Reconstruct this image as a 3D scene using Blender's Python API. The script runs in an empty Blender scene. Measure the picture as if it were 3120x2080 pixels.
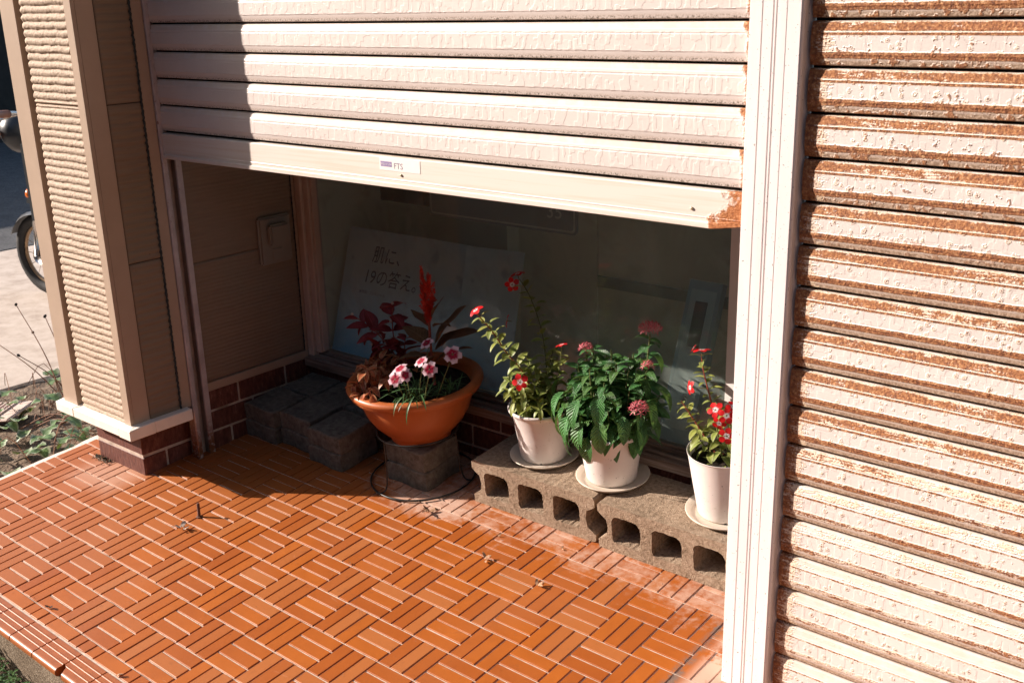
import bpy, bmesh, math, random
from mathutils import Vector, Matrix, Euler, noise as mnoise
R_ = random.Random(7)
rad = math.radians
sc = bpy.context.scene
COL = sc.collection

# ------------------------------------------------------------------ camera, sky, sun, exposure
cam = bpy.data.cameras.new('camera')
cam_ob = bpy.data.objects.new('camera', cam); COL.objects.link(cam_ob); sc.camera = cam_ob
cr, cd, cf = Vector((.77248559, .6345687, -.02426052)), Vector((.17820822, -.25329174, -.95083391)), Vector((-.60951443, .73018207, -.30874958))
CAM = Vector((1.81039, -1.74394, 1.31350))
cam_ob.matrix_world = Matrix(((cr.x, -cd.x, -cf.x, CAM.x), (cr.y, -cd.y, -cf.y, CAM.y), (cr.z, -cd.z, -cf.z, CAM.z), (0, 0, 0, 1)))
cam.sensor_width = 36; cam.lens = 37.36; cam.clip_start = .05; cam.clip_end = 400
cam.dof.use_dof = True; cam.dof.focus_distance = 2.75; cam.dof.aperture_fstop = 11

SUN_EL, SUN_AZ = rad(24.5), rad(28.0)
sd = Vector((-math.cos(SUN_EL) * math.cos(SUN_AZ), -math.cos(SUN_EL) * math.sin(SUN_AZ), math.sin(SUN_EL)))
w = bpy.data.worlds.new('World'); sc.world = w; w.use_nodes = True
nt = w.node_tree; bg = nt.nodes['Background']
sky = nt.nodes.new('ShaderNodeTexSky'); sky.sky_type = 'NISHITA'; sky.sun_disc = False
sky.sun_elevation = SUN_EL; sky.sun_rotation = math.atan2(sd.x, sd.y); sky.dust_density = 2.0
nt.links.new(sky.outputs[0], bg.inputs[0]); bg.inputs[1].default_value = .125
sun = bpy.data.lights.new('sun', 'SUN'); sun.energy = 5; sun.angle = rad(.5); sun.color = (1, .88, .79)
sun_ob = bpy.data.objects.new('sun', sun); COL.objects.link(sun_ob); sun_ob.location = (-3, -3, 6)
sun_ob.rotation_euler = sd.to_track_quat('Z', 'Y').to_euler()
sc.view_settings.view_transform = 'Standard'; sc.view_settings.look = 'None'
sc.view_settings.exposure = 1.02; sc.view_settings.gamma = 1
sc.cycles.max_bounces = 8; sc.cycles.transparent_max_bounces = 12
sc.cycles.use_denoising = True

# ------------------------------------------------------------------ helpers
TX, TY = -.00236, .0806
def fz(x, y, h=0.): return TX * x + TY * y + h
FROT = Euler((math.atan(TY), 0, 0))
def mesh(name, vs, fs, smooth=False, uvs=None):
    me = bpy.data.meshes.new(name); me.from_pydata([tuple(v) for v in vs], [], fs)
    if uvs:
        l = me.uv_layers.new(name='uv')
        for lp in me.loops: l.data[lp.index].uv = uvs[lp.vertex_index]
    if smooth: me.polygons.foreach_set('use_smooth', [True] * len(me.polygons))
    me.update(); return me
def link(name, me, m=None, parent=None, loc=None, rot=None, label=None, cat=None, group=None, kind=None, mw=None):
    o = bpy.data.objects.new(name, me); COL.objects.link(o)
    if m is not None and me is not None and len(me.materials) == 0: me.materials.append(m)
    if parent is not None: o.parent = parent
    if mw is not None: o.matrix_basis = mw
    if loc is not None: o.location = loc
    if rot is not None: o.rotation_euler = rot
    if label: o['label'] = label
    if cat: o['category'] = cat
    if group: o['group'] = group
    if kind: o['kind'] = kind
    return o
def empty(name, label, cat, loc=(0, 0, 0), rot=(0, 0, 0), group=None):
    o = link(name, None, loc=loc, rot=rot, label=label, cat=cat, group=group); o.empty_display_size = .05; return o
class MB:
    def __init__(s): s.v = []; s.f = []
    def box(s, x0, x1, y0, y1, z0, z1):
        b = len(s.v); s.v += [(x, y, z) for z in (z0, z1) for y in (y0, y1) for x in (x0, x1)]
        s.f += [tuple(b + k for k in q) for q in ((0, 2, 3, 1), (4, 5, 7, 6), (0, 1, 5, 4), (2, 6, 7, 3), (0, 4, 6, 2), (1, 3, 7, 5))]
        return s
    def tube(s, pts, r, n=6, cap=True):
        pts = [Vector(p) for p in pts]; rs = r if isinstance(r, (list, tuple)) else [r] * len(pts)
        b = len(s.v); up = Vector((.13, .2, 1)).normalized()
        for i, p in enumerate(pts):
            t = (pts[min(i + 1, len(pts) - 1)] - pts[max(i - 1, 0)]).normalized()
            u = t.cross(up)
            if u.length < .05: u = t.cross(Vector((1, 0, 0)))
            u.normalize(); v = t.cross(u)
            for k in range(n):
                a = 2 * math.pi * k / n; s.v.append(p + (u * math.cos(a) + v * math.sin(a)) * rs[i])
        for i in range(len(pts) - 1):
            for k in range(n):
                a, c = b + i * n + k, b + i * n + (k + 1) % n; s.f.append((a, c, c + n, a + n))
        if cap: s.f.append(tuple(b + k for k in range(n))); s.f.append(tuple(b + (len(pts) - 1) * n + k for k in reversed(range(n))))
        return s
    def lathe(s, prof, n=40, cx=0, cy=0):
        b = len(s.v)
        for r, z in prof:
            for k in range(n):
                a = 2 * math.pi * k / n; s.v.append((cx + r * math.cos(a), cy + r * math.sin(a), z))
        for i in range(len(prof) - 1):
            for k in range(n):
                a, c = b + i * n + k, b + i * n + (k + 1) % n; s.f.append((a, c, c + n, a + n))
        return s
    def mesh(s, name, smooth=False): return mesh(name, s.v, s.f, smooth)
def bevelled(me, width=.002, seg=1, angle=True):
    bm = bmesh.new(); bm.from_mesh(me)
    es = [e for e in bm.edges if len(e.link_faces) == 2 and e.calc_face_angle(0) > .6]
    bmesh.ops.bevel(bm, geom=es, offset=width, segments=seg, affect='EDGES', clamp_overlap=True)
    bmesh.ops.recalc_face_normals(bm, faces=bm.faces); bm.to_mesh(me); bm.free(); return me
def fixn(me):
    bm = bmesh.new(); bm.from_mesh(me); bmesh.ops.recalc_face_normals(bm, faces=bm.faces); bm.to_mesh(me); bm.free(); return me
def box(name, x0, x1, y0, y1, z0, z1, m, bev=0, **k):
    me = MB().box(x0, x1, y0, y1, z0, z1).mesh(name)
    if bev: bevelled(me, bev)
    return link(name, me, m, **k)
def xprof(name, prof, x0, x1, closed=True, nx=1):
    """extrude a (y,z) outline along x"""
    n = len(prof); vs = []; uv = []
    L = [0.]
    for i in range(1, n): L.append(L[-1] + math.dist(prof[i], prof[i - 1]))
    for i in range(nx + 1):
        x = x0 + (x1 - x0) * i / nx
        vs += [(x, y, z) for y, z in prof]; uv += [(x, prof[k][1]) for k in range(n)]
    fs = []
    for i in range(nx):
        for k in range(n if closed else n - 1):
            a, c = i * n + k, i * n + (k + 1) % n; fs.append((a, c, c + n, a + n))
    if closed: fs += [tuple(range(n)), tuple(nx * n + k for k in reversed(range(n)))]
    me = mesh(name, vs, fs, uvs=uv); return fixn(me) if closed else me
def text_mesh(txt, size, align='LEFT', depth=0.):
    c = bpy.data.curves.new('lettering', 'FONT'); c.body = txt; c.size = size; c.align_x = align; c.extrude = depth; c.resolution_u = 3
    o = bpy.data.objects.new('lettering', c); COL.objects.link(o)
    bpy.context.view_layer.update()
    me = bpy.data.meshes.new_from_object(o.evaluated_get(bpy.context.evaluated_depsgraph_get()))
    bpy.data.objects.remove(o); return me

# ------------------------------------------------------------------ node helpers
class NG:
    def __init__(s, name, rough=.5, spec=.5, metal=0.):
        s.m = bpy.data.materials.new(name); s.m.use_nodes = True; s.t = s.m.node_tree
        s.b = s.t.nodes['Principled BSDF']; s.out = s.t.nodes['Material Output']
        s.b.inputs['Roughness'].default_value = rough; s.b.inputs['Specular IOR Level'].default_value = spec
        s.b.inputs['Metallic'].default_value = metal
    def set(s, sock, v):
        if v is None: return
        if isinstance(v, bpy.types.NodeSocket): s.t.links.new(v, sock)
        elif isinstance(v, (tuple, list)) and len(v) == 3 and sock.type == 'RGBA': sock.default_value = (*v, 1)
        else: sock.default_value = v
    def n(s, typ, **props):
        nd = s.t.nodes.new(typ)
        for k, v in props.items(): setattr(nd, k, v)
        return nd
    def math(s, op, a, b=None, c=None, clamp=False):
        nd = s.n('ShaderNodeMath', operation=op, use_clamp=clamp)
        for i, v in enumerate((a, b, c)): s.set(nd.inputs[i], v)
        return nd.outputs[0]
    def mul(s, a, b): return s.math('MULTIPLY', a, b)
    def add(s, a, b): return s.math('ADD', a, b)
    def ss(s, x, lo, hi):   # smoothstep-like
        nd = s.n('ShaderNodeMapRange', interpolation_type='SMOOTHSTEP'); s.set(nd.inputs[0], x); nd.inputs[1].default_value = lo; nd.inputs[2].default_value = hi; return nd.outputs[0]
    def pos(s):
        if not hasattr(s, '_p'): s._p = s.n('ShaderNodeNewGeometry').outputs['Position']
        return s._p
    def objc(s): return s.n('ShaderNodeTexCoord').outputs['Object']
    def uv(s): return s.n('ShaderNodeTexCoord').outputs['UV']
    def sep(s, v):
        nd = s.n('ShaderNodeSeparateXYZ'); s.set(nd.inputs[0], v); return nd.outputs
    def add3(s, v, f):
        nd = s.n('ShaderNodeVectorMath', operation='MULTIPLY_ADD'); s.set(nd.inputs[0], s.comb(f, f, f)); nd.inputs[1].default_value = (.004, .004, .004); s.set(nd.inputs[2], v); return nd.outputs[0]
    def comb(s, x, y, z):
        nd = s.n('ShaderNodeCombineXYZ')
        for i, v in enumerate((x, y, z)): s.set(nd.inputs[i], v)
        return nd.outputs[0]
    def scale(s, v, sc_):
        nd = s.n('ShaderNodeMapping'); s.set(nd.inputs[0], v); nd.inputs['Scale'].default_value = sc_; return nd.outputs[0]
    def noise(s, v, scale=5., det=3., rough=.55, dist=0.):
        nd = s.n('ShaderNodeTexNoise'); s.set(nd.inputs['Vector'], v)
        nd.inputs['Scale'].default_value = scale; nd.inputs['Detail'].default_value = det; nd.inputs['Roughness'].default_value = rough; nd.inputs['Distortion'].default_value = dist
        return nd.outputs[0]
    def vor(s, v, scale, metric='EUCLIDEAN', rnd=1., feat='F1'):
        nd = s.n('ShaderNodeTexVoronoi', distance=metric, feature=feat); s.set(nd.inputs['Vector'], v)
        nd.inputs['Scale'].default_value = scale; nd.inputs['Randomness'].default_value = rnd
        if feat == 'SMOOTH_F1': nd.inputs['Smoothness'].default_value = .30
        return nd.outputs
    def ramp(s, f, stops):
        nd = s.n('ShaderNodeValToRGB'); s.set(nd.inputs[0], f); e = nd.color_ramp.elements
        while len(e) < len(stops): e.new(.5)
        for k, (p, c) in enumerate(stops): e[k].position = p; e[k].color = (*c, 1)
        return nd.outputs[0]
    def mix(s, f, a, b, mode='MIX'):
        nd = s.n('ShaderNodeMix', data_type='RGBA', blend_type=mode); s.set(nd.inputs[0], f); s.set(nd.inputs[6], a); s.set(nd.inputs[7], b); return nd.outputs[2]
    def bump(s, h, strength=.5, dist=.001, prev=None):
        nd = s.n('ShaderNodeBump'); s.set(nd.inputs['Height'], h)
        if 'Filter Width' in nd.inputs: nd.inputs['Filter Width'].default_value = .7; nd.inputs['Strength'].default_value = strength; nd.inputs['Distance'].default_value = dist
        if prev is not None: s.set(nd.inputs['Normal'], prev)
        return nd.outputs[0]
    def rand(s): return s.n('ShaderNodeObjectInfo').outputs['Random']
    def done(s, color=None, rough=None, normal=None):
        s.set(s.b.inputs['Base Color'], color)
        if rough is not None: s.set(s.b.inputs['Roughness'], rough)
        if normal is not None: s.set(s.b.inputs['Normal'], normal)
        return s.m
def simple(name, c, rough=.5, var=.15, sc_=30, bump=.3, bd=.001, metal=0., spec=.5):
    g = NG(name, rough, spec, metal); p = g.pos(); n1 = g.noise(p, sc_, 4); n2 = g.noise(p, sc_ * 8, 2)
    lo = tuple(x * (1 - var) for x in c); hi = tuple(min(1, x * (1 + var)) for x in c)
    return g.done(g.ramp(n1, [(.3, lo), (.7, hi)]), None, g.bump(n2, bump, bd))

# ---- materials
def m_tile():
    g = NG('glazed_terracotta_tile', .55, .28); p = g.pos(); X, Y, Z = g.sep(p)
    n = g.noise(p, 14, 4); sp = g.noise(p, 900, 2); r = g.rand()
    base = g.ramp(n, [(.25, (.33, .086, .010)), (.75, (.41, .112, .014))])
    base = g.mix(g.mul(r, .7), base, (.25, .055, .010)); base = g.mix(g.mul(g.ss(r, .74, .95), .5), base, (.44, .165, .05))
    base = g.mix(g.mul(g.ss(sp, .62, .75), .35), base, (.62, .26, .10))
    big = g.noise(p, 7, 5, .62, .6); fine = g.noise(p, 60, 5, .65)
    nn = g.add(g.mul(big, .6), g.mul(fine, .4))
    # efflorescence beside the blocks, under the bowl, by the column, at the expansion joint
    my = g.mul(g.ss(Y, -.03, .15), g.ss(X, -.5, -.05))
    m1 = g.ss(g.add(g.mul(my, .24), nn), .62, .84)
    bx = g.math('ABSOLUTE', g.add(X, .03)); by = g.math('ABSOLUTE', g.add(Y, -.12))
    hb = g.math('SUBTRACT', 1., g.ss(g.math('POWER', g.add(g.mul(bx, bx), g.mul(g.mul(by, by), 4.)), .5), .05, .26))
    m2 = g.ss(g.add(g.mul(hb, .34), nn), .62, .88)
    cx = g.math('ABSOLUTE', g.add(X, 1.0)); cy = g.math('ABSOLUTE', g.add(Y, .28))
    m3 = g.mul(g.math('SUBTRACT', 1., g.ss(g.math('MAXIMUM', g.mul(cx, .75), cy), .03, .12)), g.ss(nn, .25, .5))
    m4 = g.mul(g.ss(X, .872, .91), g.ss(nn, .42, .52))
    pale = g.math('MAXIMUM', g.math('MAXIMUM', g.mul(m1, .7), g.mul(m2, .85)), g.math('MAXIMUM', g.mul(m3, .45), g.mul(m4, .9)), clamp=True)
    base = g.mix(pale, base, (.56, .38, .29))
    j = g.math('SUBTRACT', 1., g.ss(g.math('ABSOLUTE', g.add(X, -.866)), .004, .020)); j = g.mul(j, g.ss(nn, .38, .55))
    base = g.mix(g.mul(j, g.mul(.9, g.ss(g.noise(p, 45, 4, .7), .38, .6))), base, (.16, .13, .11))
    stn = g.ss(g.noise(p, 28, 5, .7, .8), .60, .70); base = g.mix(g.mul(stn, .28), base, (.15, .055, .022)); scr = g.ss(g.noise(g.scale(p, (9, 40, 1)), 2.2, 4, .7, 1.), .66, .72); base = g.mix(g.mul(scr, .25), base, (.55, .30, .20))
    # fine grime film
    base = g.mix(g.mul(g.ss(g.noise(p, 3, 3), .45, .75), .15), base, (.42, .18, .09))
    rough = g.math('ADD', .50, g.mul(pale, .35))
    bn = g.bump(g.noise(p, 520, 2), .28, .0006); bn = g.bump(g.noise(p, 60, 2), .15, .0012, bn)
    return g.done(base, rough, bn)
TILE = m_tile()
def m_mortar():
    g = NG('tile_mortar', .9, .2); p = g.pos(); X, Y, Z = g.sep(p); n = g.noise(p, 60, 5, .65)
    c = g.ramp(n, [(.3, (.42, .33, .26)), (.7, (.62, .52, .44))])
    dk = g.ss(g.noise(p, 9, 3), .55, .75); c = g.mix(g.mul(dk, .65), c, (.14, .095, .065))
    c = g.mix(g.ss(g.noise(p, 240, 2), .68, .75), c, (.10, .08, .06))
    c = g.mix(g.mul(g.math('SUBTRACT', 1., g.ss(X, -1.262, -1.25)), g.ss(n, .3, .5)), c, (.64, .56, .48))
    return g.done(c, None, g.bump(n, .7, .002))
MORTAR = m_mortar()
def m_siding(name, lo, hi, dark=.0):
    g = NG(name, .75, .25); p = g.pos(); n = g.noise(p, 160, 4, .7); n2 = g.noise(p, 6, 3)
    c = g.ramp(n, [(.34, lo), (.56, hi)]); c = g.mix(g.mul(g.ss(g.noise(p, 330, 2), .62, .72), .6), c, (.22, .13, .08)); c = g.mix(g.mul(n2, .3), c, tuple(x * .8 for x in hi))
    return g.done(c, None, g.bump(n, .55, .0015))
SIDING = m_siding('ribbed_siding', (.28, .19, .13), (.50, .385, .29))
TRIM = simple('beige_metal_trim', (.41, .30, .22), .45, .05, 12, .1, .0005)
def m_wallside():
    g = NG('shade_dark_grain_siding', .7, .25); p = g.pos(); v = g.scale(p, (4, 4, 90)); n = g.noise(v, 1.6, 5, .6, .4)
    c = g.ramp(n, [(.3, (.225, .162, .112)), (.62, (.255, .187, .130))])  # grain colours lowered to deepen the shade on the walls that carry them
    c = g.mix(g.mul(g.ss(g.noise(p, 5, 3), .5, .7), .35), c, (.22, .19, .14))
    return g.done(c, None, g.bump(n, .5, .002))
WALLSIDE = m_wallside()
def m_shutter(name, rusty):
    g = NG(name, .42, .45); p = g.pos(); X, Y, Z = g.sep(p); U, V, _ = g.sep(g.uv())
    # V: 0 at the top of a slat down to -.0715
    e = g.vor(g.comb(g.mul(X, 95), g.mul(V, 46), g.math('FLOOR', g.mul(Z, 14.0))), 1., 'CHEBYCHEV', .75, 'SMOOTH_F1'); er = g.sep(e[1])[0]
    face = g.mul(g.ss(V, -.054, -.050), g.math('SUBTRACT', 1., g.ss(V, -.020, -.016)))
    emb = g.mul(g.ss(er, .33, .68), face); c0_ = emb
    n = g.noise(p, 45, 5, .65); nf = g.noise(p, 300, 3, .7)
    c = g.ramp(g.noise(p, 5, 3), [(.3, (.63, .555, .515)), (.7, (.69, .61, .57))])
    # grime on the lower chamfer and creamy dirt at the top bend
    low = g.math('SUBTRACT', 1., g.ss(V, -.062, -.053))
    c = g.mix(g.mul(g.mul(low, g.ss(nf, .25, .65)), .6), c, (.42, .31, .23))
    c = g.mix(g.mul(g.mul(g.ss(V, -.018, -.008), g.ss(n, .35, .6)), .45), c, (.62, .49, .36))
    norm = g.bump(emb, .22 if rusty else .25, .0018); norm = g.bump(g.noise(p, 130, 2), .12, .001, norm)
    if not rusty:
        end = g.math('MAXIMUM', g.ss(X, .915, .95), g.math('SUBTRACT', 1., g.ss(X, -.845, -.80)))
        far = g.mul(g.ss(X, .72, .95), g.ss(V, -.02, -.006))
        rr = g.ss(g.add(g.add(g.mul(end, .55), g.mul(far, .2)), g.add(g.mul(n, .45), g.mul(nf, .2))), .68, .84)
        mildew = g.mul(g.mul(g.math('SUBTRACT', 1., g.ss(V, -.064, -.058)), g.ss(nf, .52, .6)), .8)
        c = g.mix(mildew, c, (.06, .05, .04))
    else:
        zf = g.ss(Z, .15, .75)
        s = g.noise(g.comb(g.mul(X, 16), Y, g.mul(Z, 130)), 1., 4, .6, 1.2)
        def bandf(c0, wd):
            return g.math('SUBTRACT', 1., g.ss(g.math('ABSOLUTE', g.add(V, -c0)), wd * .35, wd))
        s2 = g.noise(g.comb(g.mul(X, 40), Y, g.mul(Z, 420)), 1., 3, .6, .5)
        top = g.mul(bandf(-.0085, .0115), g.add(.20, g.mul(zf, .62)))
        line = g.mul(bandf(-.0190, .0035), g.add(.60, g.mul(zf, .34)))
        bot = g.mul(bandf(-.0510, .0085), g.add(.58, g.mul(zf, .46)))
        endl = g.math('SUBTRACT', 1., g.ss(g.add(X, g.mul(n, .05)), 1.07, 1.155))
        k = g.math('MAXIMUM', g.math('MAXIMUM', top, line), bot); k = g.math('MAXIMUM', k, g.mul(endl, .80))
        big = g.noise(p, 5.5, 3); k = g.mul(k, g.add(.55, g.mul(big, .85)))
        blot = g.mul(g.ss(g.add(g.noise(p, 62, 4, .6), g.mul(g.math('SUBTRACT', -.030, V), 2.6)), .60, .66), g.ss(Z, .78, 1.06))
        tot = g.add(g.add(g.mul(k, .50), g.mul(s, .30)), g.add(g.mul(g.add(g.mul(n, .5), g.mul(s2, .5)), .54), g.mul(nf, .34)))
        rr = g.ss(tot, .865, .93); rr = g.math('MAXIMUM', rr, g.mul(blot, .85))
        dv0 = g.vor(g.add3(p, nf), 95.); dv = (g.add(dv0[0], g.mul(g.add(nf, -.5), .55)), dv0[1]); sel = g.math('GREATER_THAN', g.sep(dv[1])[0], .62); near = g.math('GREATER_THAN', g.add(g.mul(n, 1.), g.mul(zf, .12)), .48)
        dots = g.mul(g.mul(g.math('SUBTRACT', 1., g.ss(dv[0], .10, .26)), sel), g.mul(near, face))
        rr = g.math('MAXIMUM', rr, g.mul(dots, .85))
        low2 = g.math('SUBTRACT', 1., g.ss(V, -.062, -.054))
        c = g.mix(g.mul(low2, .9), c, g.mix(g.ss(nf, .42, .60), (.22, .13, .075), (.50, .37, .27)))
        ring = g.mul(g.ss(tot, .78, .83), g.math('SUBTRACT', 1., g.ss(tot, .875, .91)))
        rdot = g.mul(g.mul(g.mul(g.ss(dv[0], .20, .30), g.math('SUBTRACT', 1., g.ss(dv[0], .34, .46))), sel), g.mul(near, face))
        c = g.mix(g.mul(g.math('MAXIMUM', ring, rdot), .6), c, (.80, .62, .42))
        norm = g.bump(g.math('MAXIMUM', rdot, ring), .6, .0015, norm)
    rc = g.ramp(g.noise(p, 190, 4, .7), [(.30, (.08, .024, .008)), (.44, (.22, .068, .018)), (.57, (.38, .15, .045)), (.70, (.66, .42, .23))])
    c = g.mix(g.mul(rr, .95), c, rc)
    norm = g.bump(g.mul(rr, g.noise(p, 300, 3, .8)), .8, .003, norm)
    return g.done(c, g.add(.42, g.mul(rr, .45)), norm)
SH_L = m_shutter('white_embossed_slat', False); SH_R = m_shutter('rusty_embossed_slat', True)
def m_bar():
    g = NG('shutter_bar_paint', .4, .5); p = g.pos(); X, Y, Z = g.sep(p); n = g.noise(p, 30, 5, .65); st = g.noise(g.scale(p, (3, 3, 120)), 1.3, 3)
    c = g.mix(g.mul(g.ss(st, .45, .7), .5), (.70, .63, .565), (.62, .50, .39))
    tri = g.add(g.mul(g.ss(X, .80, .95), .55), g.mul(g.math('SUBTRACT', 1., g.ss(Z, .905, .96)), .17))
    tri2 = g.mul(g.math('SUBTRACT', 1., g.ss(X, -.845, -.78)), .5)
    rr = g.ss(g.add(g.math('MAXIMUM', tri, tri2), g.mul(n, .55)), .72, .80)
    rc = g.ramp(g.noise(p, 160, 4, .7), [(.3, (.20, .06, .02)), (.55, (.42, .16, .06)), (.75, (.60, .32, .17))])
    return g.done(g.mix(rr, c, rc), None, g.bump(g.mul(rr, g.noise(p, 300, 3)), .8, .002))
BAR = m_bar()
def m_post():
    g = NG('white_aluminium_post', .38, .5); p = g.pos(); n = g.noise(g.scale(p, (1, 1, .08)), 40, 4)
    c = g.ramp(n, [(.3, (.76, .69, .675)), (.7, (.83, .77, .75))]); d = g.ss(g.noise(p, 260, 1), .74, .76)
    return g.done(g.mix(d, c, (.15, .12, .1)), None, g.bump(g.noise(p, 70, 3), .08, .001))
POST = m_post()
def m_brick():
    g = NG('dark_red_brick', .6, .35); p = g.pos(); n = g.noise(g.scale(p, (1, 1, .35)), 110, 4, .65); r = g.rand()
    c = g.ramp(n, [(.35, (.075, .022, .016)), (.6, (.17, .060, .042)), (.78, (.34, .19, .13))]); c = g.mix(g.mul(r, .4), c, (.09, .03, .02))
    return g.done(c, None, g.bump(n, .8, .003))
BRICK = m_brick()
def m_rough(name, cols, sc_=70, bd=.004, rough=.95, spec=.15, st=.9):
    g = NG(name, rough, spec); p = g.pos(); n = g.noise(p, sc_, 6, .72); b = g.noise(p, 8, 3); v = g.vor(p, sc_ * 3.2)[0]
    c = g.ramp(g.add(g.mul(n, .75), g.mul(b, .25)), [(.34 + .32 * k / (len(cols) - 1), cc) for k, cc in enumerate(cols)])
    h = g.add(g.mul(n, .7), g.mul(v, .3)); return g.done(c, None, g.bump(h, st, bd))
BLOCK = m_rough('concrete_block', [(.13, .09, .058), (.29, .21, .145), (.41, .32, .235)], 110, .005)
PAVER = m_rough('grey_paver', [(.075, .066, .052), (.145, .128, .104), (.21, .19, .16)], 60, .0015, st=.35)
STEP = m_rough('exposed_aggregate', [(.05, .035, .022), (.19, .14, .095), (.46, .38, .29)], 170, .006)
SOILG = m_rough('garden_soil', [(.07, .045, .03), (.16, .115, .08), (.30, .23, .165)], 30, .015)
POTSOIL = m_rough('potting_soil', [(.006, .005, .004), (.018, .013, .010), (.06, .045, .03)], 90, .01)
PAVE = m_rough('pale_concrete_pavement', [(.36, .29, .235), (.48, .40, .33), (.56, .48, .41)], 9, .004, st=.4)
ROAD = m_rough('asphalt', [(.045, .045, .046), (.085, .085, .085), (.13, .13, .13)], 60, .006)
GAPM = simple('dark_gap', (.015, .013, .011), .9, .2)
CAULK = simple('dark_sealant', (.035, .045, .045), .8, .3, 60, .6, .003)
LEDGE = simple('cream_ledge', (.83, .76, .66), .6, .06, 25, .3, .001)
ALU = simple('weathered_aluminium', (.40, .35, .33), .4, .18, 22, .2, .0008, metal=.25)
ALUD = simple('bronze_aluminium', (.20, .165, .14), .45, .3, 18, .2, .0008, metal=.2)
def m_track():
    g = NG('rusting_guide_rail', .45, .4, .2); p = g.pos(); X, Y, Z = g.sep(p); n = g.noise(p, 90, 5, .7)
    c = g.ramp(g.noise(p, 20, 3), [(.3, (.42, .37, .37)), (.7, (.58, .52, .52))])
    rr = g.mul(g.ss(n, .60, .68), g.mul(g.ss(Z, .45, .9), .8)); rr = g.math('MAXIMUM', rr, g.mul(g.math('SUBTRACT', 1., g.ss(Z, .02, .16)), g.ss(n, .35, .5)))
    return g.done(g.mix(rr, c, (.20, .075, .03)), None, g.bump(n, .3, .001))
TRACK = m_track()
WINFR = simple('window_frame_paint', (.52, .42, .35), .45, .12, 14, .2, .0006)
def m_sill():
    g = NG('dirty_sill', .6, .3); p = g.pos(); n = g.noise(g.scale(p, (3, 60, 60)), 1.5, 5, .65)
    return g.done(g.ramp(n, [(.32, (.08, .05, .038)), (.52, (.24, .17, .135)), (.7, (.42, .33, .28))]), None, g.bump(n, .3, .001))
SILL = m_sill()
PANELM = simple('cream_display_panel', (.74, .68, .52), .7, .05, 4, .05)
WHITEP = simple('white_board', (.72, .66, .62), .5, .03, 8, .05)
DARKBOX = simple('dark_box_board', (.02, .02, .018), .6, .2)
def m_glass():
    g = NG('window_glass'); t = g.t; tr = g.n('ShaderNodeBsdfTransparent'); gl = g.n('ShaderNodeBsdfGlossy'); gl.inputs['Roughness'].default_value = .02
    tr.inputs[0].default_value = (.93, .97, .94, 1); df = g.n('ShaderNodeBsdfDiffuse'); df.inputs[0].default_value = (.50, .58, .54, 1)
    lw = g.n('ShaderNodeLayerWeight'); lw.inputs[0].default_value = .5; mx = g.n('ShaderNodeMixShader'); mx2 = g.n('ShaderNodeMixShader')
    g.set(mx.inputs[0], g.add(.045, g.mul(.9, g.math('POWER', lw.outputs['Facing'], 5.)))); t.links.new(tr.outputs[0], mx.inputs[1]); t.links.new(gl.outputs[0], mx.inputs[2])
    sm = g.noise(g.scale(g.pos(), (1, 1, 1)), 6, 4, .6, 1.2); g.set(mx2.inputs[0], g.add(.10, g.mul(g.ss(sm, .45, .75), .12)))  # thin dust plus a pale veil added to brighten the dark interior
    t.links.new(mx.outputs[0], mx2.inputs[1]); t.links.new(df.outputs[0], mx2.inputs[2]); t.links.new(mx2.outputs[0], g.out.inputs[0]); return g.m
GLASS = m_glass()
def m_bowl():
    g = NG('terracotta_plastic', .42, .4); p = g.pos(); n = g.noise(p, 12, 4)
    c = g.ramp(n, [(.3, (.40, .105, .028)), (.7, (.47, .135, .038))]); d = g.ss(g.noise(p, 50, 5, .7), .62, .75)
    c = g.mix(g.mul(d, .45), c, (.50, .30, .20)); c = g.mix(g.mul(g.ss(g.noise(g.scale(p, (1, 1, .25)), 30, 5, .7), .58, .75), .4), c, (.24, .10, .05)); return g.done(c, g.add(.42, g.mul(d, .3)), g.bump(g.noise(p, 60, 3), .15, .001))
BOWL = m_bowl()
def m_pot(name, c0, c1):
    g = NG(name, .42, .4); p = g.pos(); X, Y, Z = g.sep(p); n = g.noise(p, 9, 4, .6)
    c = g.ramp(n, [(.35, c0), (.7, c1)]); d = g.mul(g.ss(g.noise(p, 70, 5, .75), .58, .72), .35); d = g.math('MAXIMUM', d, g.mul(g.ss(g.noise(g.scale(p, (1, 1, .2)), 38, 4, .7), .60, .74), .3))
    c = g.mix(d, c, (.40, .32, .24)); c = g.mix(g.mul(g.ss(g.noise(p, 210, 1), .745, .76), .8), c, (.08, .06, .05))
    g.b.inputs['Subsurface Weight'].default_value = .08; g.b.inputs['Subsurface Radius'].default_value = (.01, .006, .004)
    return g.done(c, None, g.bump(n, .05, .001))
POTM = m_pot('white_plastic_pot', (.66, .59, .55), (.76, .70, .66)); SAUCER = m_pot('cream_plastic_saucer', (.55, .47, .38), (.66, .57, .47))
WIRE = simple('black_twisted_wire', (.022, .022, .02), .4, .3, 200, .6, .001)
RUSTM = simple('rusty_iron', (.14, .055, .03), .8, .4, 90, .7, .001)
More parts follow.
